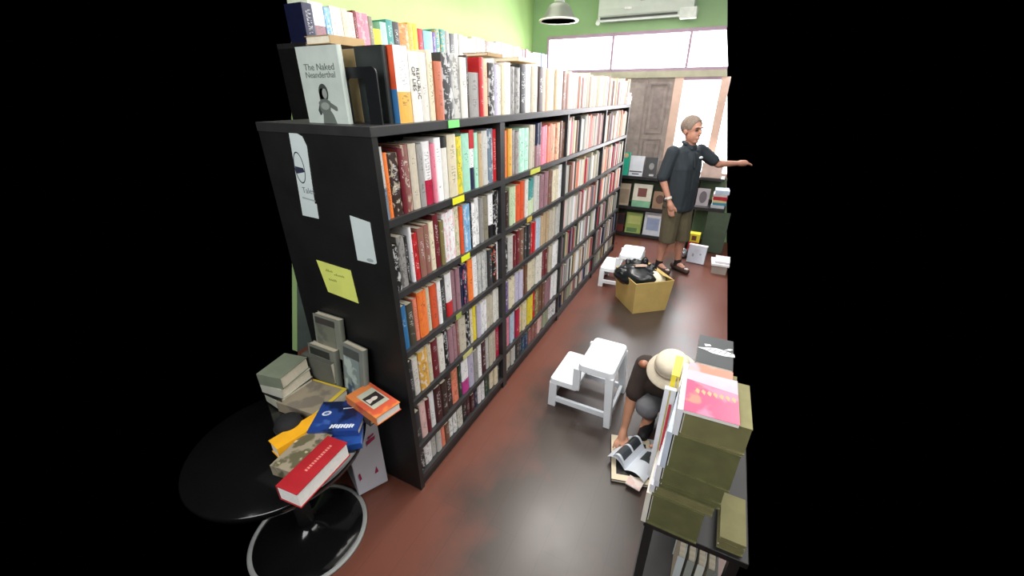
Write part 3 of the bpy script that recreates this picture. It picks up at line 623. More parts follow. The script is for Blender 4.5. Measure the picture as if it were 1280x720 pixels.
# ------------------------------------------------------------------ step stools
M_PLAST = mat('white_plastic', (226,232,238), .38, vary=.03)
def rr(x0, x1, y0, y1, r, n=5):
    out = []
    for cx, cy, a in ((x1-r,y1-r,0),(x0+r,y1-r,PI/2),(x0+r,y0+r,PI),(x1-r,y0+r,1.5*PI)):
        out += [(cx+r*math.cos(a+PI/2*q/n), cy+r*math.sin(a+PI/2*q/n)) for q in range(n+1)]
    return out
def step_stool(loc, rz, label):
    o = thing('step_stool', label, 'stool', loc, rz, 'white plastic two-step stools')
    S = .40; w = .22; l = .36
    MB().frustum(rr(-w/2-.006,w/2+.006,-l/2-.006,l/2+.006,.03), rr(-w/2,w/2,-l/2,l/2,.03), S-.045, S).build('seat', M_PLAST, o, bevel=.005)
    MB().box((-w/2+.03,-.05,S-.0005),(w/2-.03,-.046,S+.002)).box((-w/2+.03,.046,S-.0005),(w/2-.03,.05,S+.002)).build('grip_ridge', M_PLAST, o)
    for sx in (-1,1):
        for sy in (-1,1):
            if sx < 0: continue
            x, y = sx*(w/2-.02), sy*(l/2-.022); x2, y2 = sx*(w/2+.005), sy*(l/2+.01)
            q = lambda cx, cy, r: [(cx-r,cy-r),(cx+r,cy-r),(cx+r,cy+r),(cx-r,cy+r)]
            MB().frustum(q(x2,y2,.021), q(x,y,.026), 0, S-.04).build('leg', M_PLAST, o, bevel=.004)
    # lower step: a hollow block on the bookcase side
    x1 = -w/2+.005; x0 = x1-.19; H = .225
    MB().frustum(rr(x0-.004,x1,-l/2+.0,l/2+.004,.02), rr(x0,x1,-l/2+.004,l/2,.02), H-.04, H).build('lower_step', M_PLAST, o, bevel=.004)
    for sy in (-1,1):
        y = sy*(l/2-.012)
        MB().prism([(x0-.008,0),(x0+.045,0),(x0+.045,.02),(x0+.05,H-.03),(x0-.002,H-.03)], -.012, .012, 0, Matrix(((1,0,0,0),(0,0,-1,y),(0,1,0,0),(0,0,0,1)))).build('step_leg', M_PLAST, o, bevel=.004)
        MB().box((x1-.035,y-.012,H-.03),(x1+.012,y+.012,S-.04)).build('riser_post', M_PLAST, o, bevel=.003)
        MB().box((x0+.04,y-.010,.045),(w/2-.01,y+.010,.085)).build('stretcher', M_PLAST, o, bevel=.003)
    MB().box((x0-.004,-l/2+.01,.02),(x0+.008,l/2-.01,H-.03)).build('step_front', M_PLAST, o)
    MB().box((w/2-.008,-l/2+.03,.05),(w/2+.012,l/2-.03,.085)).build('stretcher', M_PLAST, o, bevel=.003)
    return o
step_stool((.657,1.10,0), -.02, 'white plastic step stool beside the person in the hat')
step_stool((.42,3.13,0), .05, 'white plastic step stool behind the cardboard box')

# ------------------------------------------------------------------ cardboard box with a black bag
M_CARD = mat('yellow_brown_cardboard', (200,172,104), .8, vary=.08, scale=8)
bp = [Vector(q) for q in ((.605,2.459),(.891,2.693),(.641,3.009),(.355,2.775))]; cen = sum(bp, Vector((0,0)))/4
cb = thing('cardboard_box', 'open yellow-brown cardboard box on the aisle floor', 'box', (cen.x,cen.y,0))
lo = [(q-cen)*.95 for q in bp]; hi = [(q-cen)*1.08 for q in bp]; H = .33
b = MB(); b.frustum([(q.x,q.y) for q in lo], [(q.x*.9995,q.y*.9995) for q in lo], 0, .006)
for k in range(4):
    a0, a1, h0, h1 = lo[k], lo[(k+1)%4], hi[k], hi[(k+1)%4]; s = .965
    v = [b.bm.verts.new(p) for p in ((a0.x,a0.y,0),(a1.x,a1.y,0),(h1.x,h1.y,H),(h0.x,h0.y,H),(a0.x*s,a0.y*s,.006),(a1.x*s,a1.y*s,.006),(h1.x*s,h1.y*s,H),(h0.x*s,h0.y*s,H))]
    for q in ((0,1,2,3),(5,4,7,6),(3,2,6,7),(1,0,4,5),(0,3,7,4),(2,1,5,6)): b.bm.faces.new([v[i] for i in q])
b.build('box_walls', M_CARD, cb)
def flap(i, ang, ln):
    h0, h1 = hi[i], hi[(i+1)%4]; e = (h1-h0); nrm = Vector((e.y,-e.x)).normalized()
    F = frame((h0.x,h0.y,H), (e.x,e.y,0), (nrm.x*math.cos(ang),nrm.y*math.cos(ang),math.sin(ang)))
    MB().box((.01,0,-.002),(e.length-.01,ln,.002),0,F).build('flap', M_CARD, cb)
flap(1, 2.7, .13)
MB().box((-.17,-.17,.006),(.17,.17,.20),0,Matrix.Rotation(math.atan2(bp[1].y-bp[0].y,bp[1].x-bp[0].x),4,'Z') @ Matrix.Diagonal((.9,.95,1,1))).build('packed_paper', mat('brown_packing', (120,104,76), .9), cb)
def lumpy(name, parent, c, rad, m, seed, amp=.25, sub=4, mats=None):
    rnd = random.Random(seed); bm = bmesh.new(); bmesh.ops.create_icosphere(bm, subdivisions=sub, radius=1)
    waves = [(Vector((rnd.uniform(-1,1),rnd.uniform(-1,1),rnd.uniform(-1,1)))*rnd.uniform(2,7), rnd.uniform(0,6), rnd.uniform(.3,1)) for _ in range(14)]
    for v in bm.verts:
        d = sum(abs(math.sin(v.co.dot(k_)+ph))*a_ for k_, ph, a_ in waves)/len(waves)
        v.co = v.co*(1-amp/2+amp*d*1.6)
        v.co = Vector((v.co.x*rad[0], v.co.y*rad[1], v.co.z*rad[2])) + Vector(c)
    for f in bm.faces: f.smooth = True
    me = bpy.data.meshes.new(name); bm.to_mesh(me); bm.free(); me.materials.append(m)
    o = bpy.data.objects.new(name, me); C.objects.link(o); o.parent = parent; return o
M_BAG = mat('black_plastic_film', (26,30,32), .28, vary=.2)
pb = thing('plastic_bag', 'black plastic bag bulging out of the cardboard box', 'bag', (.58,2.72,.22))
lumpy('bag_body', pb, (-.02,-.02,.085), (.19,.15,.10), M_BAG, 3, .5)
for q, (c_, r_, sd_) in enumerate((((-.12,-.06,.11),(.09,.07,.06),5),((.08,-.05,.10),(.09,.08,.055),8),((-.05,.10,.13),(.08,.06,.07),13),((.10,.07,.12),(.05,.06,.07),17))): lumpy('bag_fold', pb, c_, r_, M_BAG, sd_, .7)
lumpy('bag_handle', pb, (-.13,.06,.18), (.03,.05,.035), M_BAG, 19, .6); lumpy('bag_handle', pb, (.02,.13,.19), (.03,.03,.04), M_BAG, 23, .6)
flat_book('book', (.565,2.715,.40), .5, .11, .15, .02, (206,176,160), 'pale pink-brown book showing in mouth of the black bag', rx=-.35)
pp = thing('packing_paper', 'crumpled cream paper at right corner of the cardboard box', 'paper', (.735,2.70,.21))
lumpy('sheet', pp, (0,0,.08), (.10,.08,.09), mat('cream_paper', (226,220,196), .8), 11, .3)

# ------------------------------------------------------------------ low display shelves at the window wall
fs = thing('display_shelf', 'low black shelf of face-out books under the wooden shutter', 'shelf', (0,0,0))
FX0, FX1, FY = -.28, .60, 4.85
for x in (FX0, FX1-.025): MB().box((x,FY,0),(x+.025,5.16,.90)).build('side_panel', M_BLACK, fs)
for z in (.05,.45,.88): MB().box((FX0+.025 if z < .8 else FX0-.005,FY-.005,z-.04),(FX1-.025 if z < .8 else FX1+.005,5.16,z)).build('shelf', M_BLACK2, fs)
MB().box((FX0+.02,5.145,.05),(FX1-.02,5.16,.84)).build('back_panel', mat('greenish_back', (104,116,92), .7), fs)
def display(x, z, wd, h, rgb, label, art=None, y=None):
    o = face_book('book', (x,(y or FY+.03),z+.0005), wd, h, .02, rgb, label, rx=-.16)
    if art:
        F = frame((wd*.5,-.0007,h*.5), (1,0,0), (0,0,1))
        for nm, pl, rc in art: MB().prism([(px*wd/2,py*h/2) for px,py in pl], 0, .0006+.0002*len(nm)/10, 0, F).build(nm, mat('print', rc, .6), o)
    return o
R_ = lambda x0,x1,y0,y1: [(x0,y0),(x1,y0),(x1,y1),(x0,y1)]
# top of the shelf
display(-.245,.88,.17,.31,(40,170,140),'tall teal green book standing at the bookcase end of display shelf top',[('cover_patch',ell(.35,.72,.4,.2),(196,170,130))])
display(-.065,.88,.19,.27,(206,210,218),'white book with black band standing on display shelf top',[('cover_band',R_(-.9,.9,-.62,-.5),(60,60,66)),('cover_title',R_(-.5,.5,-.86,-.74),(90,90,96))])
display(.14,.88,.17,.26,(60,62,64),'black and white photo book standing behind the standing man',[('cover_picture',ell(.1,.1,.4,.35),(140,140,140)),('cover_title',R_(-.1,.6,-.9,-.7),(190,190,190))])
# middle tier
display(-.235,.45,.22,.31,(198,180,158),'pale tan book on the middle tier of display shelf',[('cover_picture',R_(-.6,.9,-.8,.5),(164,146,126))])
display(.03,.45,.26,.32,(226,222,206),'cream framed book with green foot on the middle tier',[('cover_picture',R_(-.5,.45,-.1,.65),(128,76,72)),('cover_foot',R_(-1,1,-1,-.45),(130,184,150))])
display(.32,.45,.18,.24,(150,120,96),'brown book on the middle tier partly behind the man',[('cover_picture',ell(0,.1,.6,.5),(96,70,60))])
# bottom tier
display(-.245,.05,.20,.27,(110,52,50),'dark red and black book on the bottom tier',[('cover_picture',R_(0,1,-.2,.9),(50,40,44))])
display(-.02,.05,.23,.30,(156,176,96),'green landscape book on the bottom tier',[('cover_picture',R_(-.8,.8,-.1,.7),(186,196,120)),('cover_foot',R_(-.8,.5,-.9,-.5),(96,130,84))])
display(.24,.05,.25,.33,(206,212,222),'pale blue and white book on the bottom tier',[('cover_picture',R_(-.7,.7,-.55,.5),(150,164,196)),('cover_title',R_(-.7,.8,.6,.75),(240,240,240))])

rs = thing('display_shelf', 'dark green-grey shelf with book stacks right of the man', 'shelf', (0,0,0))
M_DKG = mat('dark_green_board', (72,86,70), .6, vary=.15)
for x in (.86,1.06): MB().box((x,4.62,0),(x+.02,5.14,.60)).build('side_panel', M_BLACK, rs)
MB().box((.85,4.60,.56),(1.245,5.15,.60)).build('shelf', M_BLACK2, rs); MB().box((1.06,4.605,.02),(1.32,4.62,.56)).build('door', M_DKG, rs)
MB().box((.86,4.85,.90),(1.17,5.15,.93)).build('shelf', M_BLACK2, rs); MB().box((.86,4.86,.60),(.88,5.15,.90)).build('side_panel', M_BLACK, rs)
MB().box((.88,5.12,.60),(1.2,5.135,.90)).build('back_panel', mat('green_back', (126,146,112), .7), rs)
for k, (rgb, t, lab) in enumerate((((196,200,206),.04,'pale grey book, lowest of stack on right shelf'),((60,140,170),.03,'blue book with yellow edge in stack on right shelf'),((214,200,150),.03,'cream book below the red one, stack on right shelf'),((176,44,56),.045,'red book in the middle of stack on right shelf'),((206,196,196),.03,'pale pink book above the red, stack on right shelf'),((190,206,226),.05,'pale blue book, topmost of stack on right shelf'))):
    z = .6005+sum((.04,.03,.03,.045,.03)[:k])+k*.0006
    flat_book('book', (1.155+.012*(k%2),4.74,z), .06*(k%3)-.05, .16, .20, t, rgb, lab, 'stack on the right shelf', (226,224,220))
cx = thing('cardboard_box', 'pale pink-white box on the right shelf behind the man', 'box', (1.0,5.0,.9305))
MB().box((-.13,-.1,0),(.12,.1,.17)).build('box_walls', mat('pale_pink_card', (214,190,180), .7), cx, bevel=.003); MB().box((-.135,-.105,.17),(.125,.105,.19)).build('lid', mat('pale_pink_lid', (224,204,196), .7), cx, bevel=.003)
mg = display(.885,.60,.15,.22,(176,170,176),'grey photo book standing between man and right shelf stack',[('cover_picture',ell(0,0,.6,.7),(110,104,112))],y=4.70)
ct = thing('paper_carton', 'red carton with yellow top and dark window by right shelf', 'carton', (.965,4.42,.0))
MB().box((-.06,-.05,0),(.06,.05,.20)).build('carton_body', mat('red_carton', (196,48,58), .5), ct, bevel=.003)
MB().box((-.066,-.056,.20),(.066,.056,.31)).build('carton_top', mat('yellow_carton', (226,206,52), .5), ct, bevel=.003); MB().box((-.03,-.0585,.225),(.025,-.056,.285)).build('window_patch', mat('dark_patch', (110,60,40), .5), ct)
wbx = thing('white_board_box', 'small white square box tilted on the floor by right shelf', 'box', (1.035,4.16,0)); wbx.rotation_euler = (-.16,0,-.12)
MB().box((-.105,-.03,.0),(.105,.03,.225)).build('box_walls', mat('white_blue_box', (200,206,220), .5), wbx, bevel=.004); MB().box((-.108,-.034,.215),(.108,.034,.232)).build('lid', mat('white_lid', (236,238,242), .5), wbx, bevel=.003)
F = frame((0,-.0305,.1), (1,0,0), (0,0,1))
for e_ in (ell(-.04,.0,.012,.022), ell(.045,.02,.012,.012)): MB().prism(e_,0,.001,0,F).build('printed_mark', mat('grey_marks', (150,154,166), .6), wbx)
pl = thing('crumpled_foil', 'small crumpled silver foil wrapper on floor behind the man', 'wrapper', (.86,4.32,.0))
lumpy('foil', pl, (0,0,.05), (.07,.06,.06), mat('silver_foil', (150,156,160), .25, .6), 21, .5)
pile = thing('paper_bundle', 'low pale bundle of papers on the floor at far right', 'papers', (1.33,4.02,0))
MB().box((-.10,-.12,0),(.06,.12,.10)).build('lower_sheets', mat('grey_sheets', (150,140,132), .8), pile); MB().box((-.12,-.13,.101),(.07,.11,.125),0,Matrix.Rotation(.06,4,'Z')).build('top_sheets', mat('white_sheets', (226,226,230), .7), pile); MB().box((-.08,-.10,.126),(.075,.12,.15)).build('top_sheets', mat('white_sheets', (214,210,212), .7), pile)

# ------------------------------------------------------------------ low table with piles of big books, right of the aisle
M_OLIVE = mat('olive_cloth', (118,114,76), .75, vary=.1, scale=20, bump=.05)
M_OLIVE2 = mat('darker_olive_cloth', (98,98,62), .75, vary=.12, scale=20, bump=.05)
lt = thing('low_table', 'low dark table carrying tall piles of olive books', 'table', (0,0,0))
MB().box((1.10,-.095,.575),(1.42,.62,.60)).build('table_top', M_BLACK, lt, bevel=.003)
for x, y in ((1.105,-.09),(1.37,-.09),(1.10,.575),(1.37,.575)): MB().box((x,y,0),(x+.03,y+.03,.575)).build('leg', M_BLACK, lt)
MB().box((1.10,-.10,.20),(1.40,.60,.225)).build('lower_shelf', M_BLACK2, lt)
def volume(name, x0, x1, y0, y1, z, t, cover, label, group, yaw=0, pages=(210,206,196), spine=None):
    """big book lying flat: olive ends face the doorway, pale edge to the aisle"""
    cxm, cym = (x0+x1)/2, (y0+y1)/2; lx, ly = x1-x0, y1-y0
    o = thing(name, label, 'book', (cxm,cym,z+.0004), yaw, group); c = .004
    b = MB(); b.box((-lx/2,-ly/2,0),(lx/2,ly/2,c)); b.box((-lx/2,-ly/2,t-c),(lx/2,ly/2,t)); b.box((-lx/2+.006,-ly/2+.007,c),(lx/2,-ly/2+.007+c,t-c))
    b.build('cover', cover, o)
    MB().box((-lx/2+.003,-ly/2+.007+c,c),(lx/2-.004,ly/2-.003,t-c)).build('page_block', mat('pages', pages, .85, vary=.05, scale=70), o)
    if spine: MB().box((-lx/2-.0165,-ly/2+.0,.0),(-lx/2-.0005,ly/2,t)).build('spine_strip', mat('spine_strip', spine, .5), o)
    return o
NG = 'near pile of olive volumes on the low table'
zs = .60
for t, x0, x1, y0, lab, sp in ((.145,1.108,1.268,-.10,'thick olive volume, lowest in the near pile on low table',(226,220,206)),(.034,1.116,1.29,-.094,'thin olive volume above the thickest one in near pile',(214,214,222)),
        (.03,1.122,1.30,-.09,'second thin olive volume, under the two square ones, near pile',(206,208,220)),(.07,1.122,1.30,-.095,'medium olive volume in the middle of near pile',(226,226,230)),
        (.15,1.13,1.31,-.10,'tall square olive volume, second from top of near pile',(196,206,220)),(.10,1.138,1.31,-.10,'olive volume directly under the pink magazine',(222,224,228))):
    volume('book', x0, x1, y0, y0+.20, zs, t-.003, (M_OLIVE if len(lab)%2 else M_OLIVE2), lab, NG, random.uniform(-.05,.02), spine=sp); zs += t-.002
def mag(name, x0, x1, y0, y1, z, t, cover, label, yaw=0, cat='magazine'):
    o = thing(name, label, cat, ((x0+x1)/2,(y0+y1)/2,z+.0005), yaw); lx, ly = x1-x0, y1-y0
    MB().box((-lx/2,-ly/2,t-.001),(lx/2,ly/2,t)).build('cover', cover, o)
    MB().box((-lx/2+.001,-ly/2+.001,0),(lx/2-.001,ly/2-.001,t-.001)).build('page_block', M_PAGE_WHITE, o)
    return o, lx, ly
pk, lx, ly = mag('magazine', 1.135,1.275,-.115,.085,zs+.001,.012, cover_mat('pink_cover', (206,70,108), [((220,112,140),9,.55),((206,120,104),14,.62)]), 'pink covered magazine on top of the near olive pile', .03)
b = MB(); F = Matrix.Translation((0,0,.0121))
for q in range(7): b.prism([(-.045+.016*q,.0+.003*(q%2)),(-.035+.016*q,-.012),(-.032+.016*q,.006),(-.040+.016*q,.014)],0,.0004,0,F)
b.build('cover_title', mat('salmon_print', (226,150,110), .5), pk)
MB().prism([(-lx/2,ly/2-.05),(lx/2,ly/2-.07),(lx/2,ly/2),(-lx/2,ly/2)],0,.0003,0,F).build('cover_band', mat('lilac_print', (176,160,178), .5), pk)
# second pile behind
zs2 = .60
for k, (t, lab) in enumerate(((.147,'olive volume, lowest in the far pile on low table'),(.147,'olive volume, second in the far pile on low table'),(.147,'olive volume, topmost in the far pile on low table'))):
    volume('book', 1.135, 1.29, .11, .26, zs2, t-.003, M_OLIVE, lab, 'far pile of olive volumes on the low table', -.02, spine=((226,226,230),(206,214,222),(230,226,214))[k]); zs2 += t-.002
pe, lx, ly = mag('magazine', 1.135,1.275,.10,.258,zs2+.001,.012, cover_mat('peach_cover', (200,158,140), [((204,122,102),7,.52),((168,152,162),6,.58)]), 'peach covered magazine on the far pile behind the pink one', -.02)
MB().prism(ell(.04,-.02,.03,.018,.4),0,.0005,0,F).prism([(-.05,-.03),(.02,-.01),(.02,.015),(-.05,-.005)],0,.0004,0,F).build('cover_picture', mat('skin_print', (226,146,116), .5), pe)
bk, lx, ly = mag('book', 1.155,1.275,.265,.47,1.03,.02, mat('black_cover', (44,48,50), .4), 'black covered book with white bird-like drawing at table far end', .0, 'book')
for k, (t, lab) in enumerate(((.214,'dark book, lowest under the black drawing book'),(.214,'dark book, directly under the black drawing book'))):
    volume('book', 1.155, 1.28, .268, .47, .60+k*.2145, t, M_BLACK2, lab, 'dark books at the table far end')
F = Matrix.Translation((0,0,.0201))
b = MB(); b.prism([(-.062,.0),(-.03,.012),(.0,.022),(.03,.018),(.064,.006),(.066,-.012),(.03,-.02),(-.01,-.018),(-.035,-.006)],0,.0005,0,F); b.prism([(-.035,.02),(-.015,.03),(-.02,.04),(-.04,.036)],0,.0005,0,F); b.prism([(.03,.022),(.05,.028),(.06,.04),(.045,.038)],0,.0005,0,F)
b.build('cover_drawing', mat('white_print', (226,230,232), .5), bk)
b = MB()
for q in range(5): b.prism([(-.03+.018*q,-.012),(-.022+.018*q,-.008),(-.012+.018*q,.01),(-.016+.018*q,.014)],0,.0003,0,F @ Matrix.Translation((0,0,.0005)))
b.build('drawing_lines', mat('grey_print2', (120,126,130), .5), bk)
# upright magazines wedged along the aisle side
for k, (y0, h, rgb, lab) in enumerate(((.09,.50,(222,226,230),'tall white magazine standing upright at aisle side between piles'),(.104,.47,(214,120,110),'white and red magazine upright at aisle side between piles'))):
    pass
yl = volume('book', 1.104,1.113,.125,.25,.60,.465, mat('yellow_spine', (226,206,50), .5), 'slim yellow book upright at the aisle edge of low table', None, spine=(230,210,60))
yl = volume('book', 1.092,1.113,.100,.118,.60,.42, mat('white_red_cover', (222,224,226), .5), 'slim white book upright with red stripe at aisle edge', None, spine=(226,228,232))
MB().box((-.004,-.0105,.10),(.004,-.0092,.36)).build('spine_stripe', mat('red_stripe', (206,60,70), .5), yl)
# shorter pile at the frame side
for k, (t, lab) in enumerate(((.03,'thin olive volume lying lowest on the low table right side'),(.025,'thin olive volume lying above another on the table right side'))):
    volume('book', 1.325, 1.40, -.08, .10, .60+k*.031, t-.002, M_OLIVE, lab, 'right pile of olive volumes on the low table')
for k, (x, rgb, lab) in enumerate(((1.23,(196,206,206),'pale grey book upright under the low table'),(1.262,(150,156,150),'grey book upright under the low table'),(1.294,(206,210,200),'ivory book upright under the low table, beside grey one'),(1.326,(120,126,116),'sage book upright under the low table'))):
    o = face_book('book', (x,-.07,.2255), .028, .24, .17, rgb, lab)

# ------------------------------------------------------------------ people: each body is one continuous remeshed surface
def capsules(bm, caps):
    for p0, r0, p1, r1 in caps:
        t = bmesh.new()
        for p, r in ((p0,r0),(p1,r1)): bmesh.ops.create_icosphere(t, subdivisions=2, radius=r, matrix=Matrix.Translation(p))
        res = bmesh.ops.convex_hull(t, input=t.verts)
        for v in [v for v in t.verts if not v.link_faces]: t.verts.remove(v)
        me = bpy.data.meshes.new('tmp'); t.to_mesh(me); t.free(); bm.from_mesh(me); bpy.data.meshes.remove(me)
def ellipsoid(bm, c, rad, M=None):
    bmesh.ops.create_icosphere(bm, subdivisions=3, radius=1, matrix=Matrix.Translation(c) @ (M or Matrix()) @ Matrix.Diagonal((rad[0],rad[1],rad[2],1)))
def solid(name, m, parent, caps=(), ells=(), voxel=.008, smooth=4, cuts=(), displace=None):
    bm = bmesh.new(); capsules(bm, caps)
    for e in ells: ellipsoid(bm, *e)
    me = bpy.data.meshes.new(name); bm.to_mesh(me); bm.free()
    o = bpy.data.objects.new(name, me); C.objects.link(o)
    r = o.modifiers.new('r', 'REMESH'); r.mode = 'VOXEL'; r.voxel_size = voxel
    s = o.modifiers.new('s', 'SMOOTH'); s.iterations = smooth; s.factor = .5
    nm = bpy.data.meshes.new_from_object(o.evaluated_get(bpy.context.evaluated_depsgraph_get()))
    bpy.data.objects.remove(o); bpy.data.meshes.remove(me)
    b2 = bmesh.new(); b2.from_mesh(nm)
    for co_, no in cuts:
        g = bmesh.ops.bisect_plane(b2, geom=b2.verts[:]+b2.edges[:]+b2.faces[:], plane_co=co_, plane_no=no, clear_outer=True)
        ed = [e for e in b2.edges if e.is_boundary]
        bmesh.ops.holes_fill(b2, edges=ed, sides=0)
    for f in b2.faces: f.smooth = True
    b2.to_mesh(nm); b2.free(); nm.materials.clear(); nm.materials.append(m); nm.name = name
    o = bpy.data.objects.new(name, nm); C.objects.link(o); o.parent = parent
    return o

M_SKIN = mat('tanned_skin', (176,128,108), .55, vary=.06, scale=20)
M_SKIN2 = mat('warm_skin', (190,138,110), .55, vary=.06, scale=20)

def standing_man():
    base = Vector((.745,3.76,0)); F = Vector((.80,-.60,0)); Rr = Vector((-.60,-.80,0)); U = Vector((0,0,1))
    rootm = thing('person', 'standing person in dark navy polo shirt and olive shorts, one arm stretched out', 'person', base)
    def P(f, r, u): return F*f+Rr*r+U*u
    RM = Matrix(((F.x,Rr.x,0,0),(F.y,Rr.y,0,0),(0,0,1,0),(0,0,0,1)))
    hip, knee = .86, .47
    # joints
    RS, RE, RW = P(-.02,.195,1.37), P(-.045,.255,1.10), P(.07,.225,.875)
    LS, LE, LW = P(.0,-.19,1.37), P(.13,-.355,1.235), P(.21,-.545,1.24)
    RK, RA = P(.02,.10,.47), P(-.03,.11,.085); LK, LA = P(.06,-.09,.47), P(.05,-.11,.085)
    H = P(.015,.01,1.575)
    hand_r = [(RW,.024,P(.085,.215,.835),.034),(P(.085,.215,.835),.036,P(.10,.205,.80),.032)]
    for k, (ff, rr_, ln) in enumerate(((.135,.19,.07),(.12,.20,.08),(.105,.208,.078),(.09,.215,.065))):
        a = P(ff-.018,rr_+.008,.795); m_ = a+P(.012,-.002,-.55*ln); e = m_+P(.006,-.008,-.45*ln)
        hand_r += [(a,.011,m_,.0095),(m_,.0095,e,.008)]
    hand_r += [(P(.10,.20,.835),.013,P(.135,.18,.80),.011),(P(.135,.18,.80),.011,P(.145,.172,.772),.009)]
    hand_l = [(LW,.024,LW+(LW-LE).normalized()*.05,.034)]
    dl = (LW-LE).normalized(); sl = dl.cross(U).normalized()
    pc_ = LW+dl*.05; hand_l += [(pc_,.034,pc_+dl*.045,.032)]
    for k, ln in enumerate((.07,.082,.078,.06)):
        a = pc_+dl*.05+sl*(-.027+.018*k); m_ = a+dl*ln*.55+U*(-.006); e = m_+dl*ln*.4+U*(-.018)
        hand_l += [(a,.011,m_,.0095),(m_,.0095,e,.008)]
    hand_l += [(pc_-sl*.02,.013,pc_-sl*.05+dl*.03,.011),(pc_-sl*.05+dl*.03,.011,pc_-sl*.055+dl*.06,.009)]
    caps = [(P(0,-.03,.93),.105,P(.0,0.0,1.12),.10),(P(0,.03,.93),.105,P(.0,0.0,1.12),.10),(P(0,-.05,1.15),.10,P(0,.05,1.15),.10),(P(-.01,-.10,1.32),.085,P(-.01,.10,1.32),.085),(P(-.01,0,1.38),.075,P(.03,0,1.50),.055),
        (RS,.055,RE,.042),(RE,.042,RW,.026),(LS,.055,LE,.042),(LE,.042,LW,.026),
        (P(0,.09,.90),.095,RK,.06),(P(0,-.09,.90),.095,LK,.06),(RK,.056,RK*.45+RA*.55+P(-.015,0,.02),.054),(RK*.45+RA*.55+P(-.015,0,.02),.05,RA,.036),(LK,.056,LK*.45+LA*.55+P(-.015,0,.02),.054),(LK*.45+LA*.55+P(-.015,0,.02),.05,LA,.036),
        (RA,.038,RA+P(.13,0,-.045),.028),(LA,.038,LA+P(.13,0,-.045),.028)]+hand_r+hand_l
    ells = [(H+P(-.012,0,.035),(.098,.078,.092),RM),(H+P(.018,0,-.03),(.072,.062,.085),RM),(H+P(.055,0,-.085),(.03,.032,.024),RM),
        (H+P(.098,0,-.008),(.02,.013,.024),RM),(H+P(.082,0,.034),(.018,.045,.012),RM),(H+P(.085,0,-.053),(.014,.024,.007),RM),(H+P(.083,0,-.066),(.012,.02,.007),RM),
        (H+P(-.008,.077,-.005),(.02,.009,.03),RM),(H+P(-.008,-.077,-.005),(.02,.009,.03),RM)]
    K = 1.1
    big = lambda L: [(H+(c_-H)*K, tuple(v*K for v in r_), m_) for c_, r_, m_ in L]
    ells = big(ells)
    solid('body', M_SKIN, rootm, caps, ells, .007, 3)
    for s in (-1,1):
        solid('eye', mat('dark_eye', (46,34,30), .3), rootm, ells=big([(H+P(.080,.03*s,.012),(.012,.014,.0065),RM)]), voxel=.003, smooth=1)
        solid('eyebrow', mat('grey_brow', (96,84,78), .8), rootm, ells=big([(H+P(.088,.031*s,.036),(.012,.022,.006),RM)]), voxel=.003, smooth=1)
    # short grey hair
    solid('hair', mat('grey_brown_hair', (122,108,98), .8, vary=.25, scale=60, bump=.3), rootm, ells=big([(H+P(-.018,0,.048),(.106,.087,.096),RM)]), voxel=.006, cuts=[(H+P(.070,0,.08),F*.95+U*-.35),(H+P(-.02,0,.0),U*-1+F*.32)])
    M_POLO = mat('dark_navy_cloth', (40,48,54), .85, vary=.14, scale=9, bump=.1)
    sh = [(P(0,0,.76),.138,P(0,0,1.3),.12),(P(0,-.055,.78),.134,P(0,.055,.78),.134),(P(0,-.05,.98),.135,P(0,.05,.98),.135),(P(0,-.055,.78),.128,P(0,-.05,.98),.135),(P(0,.055,.78),.128,P(0,.05,.98),.135),
          (P(0,-.05,.98),.135,P(0,-.07,1.2),.128),(P(0,.05,.98),.135,P(0,.07,1.2),.128),(P(0,-.07,1.2),.13,P(-.01,-.105,1.335),.092),(P(0,.07,1.2),.13,P(-.01,.105,1.335),.092),(P(-.01,-.105,1.335),.092,P(-.01,.105,1.335),.092),
          (P(0,0,1.38),.085,P(.015,0,1.43),.074),(RS,.073,RE+P(0,0,.02),.066),(LS,.073,LE-(LE-LS).normalized()*.07,.064)]
    so = solid('shirt', M_POLO, rootm, sh, [], .008, 4, cuts=[(P(0,0,.745),U*-1),(P(.015,0,1.455),U+F*.25)])
    # clean sleeve ends
    b2 = bmesh.new(); b2.from_mesh(so.data); b2.to_mesh(so.data); b2.free()
    solid('collar', M_POLO, so, [(P(.02,-.055,1.455),.022,P(.075,-.03,1.405),.014),(P(.02,.055,1.455),.022,P(.075,.03,1.405),.014),(P(-.055,-.03,1.465),.02,P(-.055,.03,1.465),.02),(P(-.055,-.03,1.465),.02,P(.02,-.062,1.452),.02),(P(-.055,.03,1.465),.02,P(.02,.062,1.452),.02)], voxel=.006)
    solid('placket', mat('darker_navy', (30,36,42), .8), so, [(P(.100,0,1.36),.012,P(.128,0,1.22),.012)], voxel=.005)
    solid('chest_emblem', mat('white_emblem', (220,226,230), .6), so, ells=[(P(.105,-.095,1.315),(.012,.03,.016),RM)], voxel=.004)
    M_SHORT = mat('olive_brown_cloth', (84,78,60), .9, vary=.14, scale=9, bump=.1)
    solid('shorts', M_SHORT, rootm, [(P(0,-.06,.86),.112,P(0,.06,.86),.112),(P(0,.075,.82),.112,P(.025,.105,.40),.094),(P(0,-.075,.82),.112,P(.055,-.095,.40),.094)], [], .008, 4, cuts=[(P(0,0,.385),U*-1)])
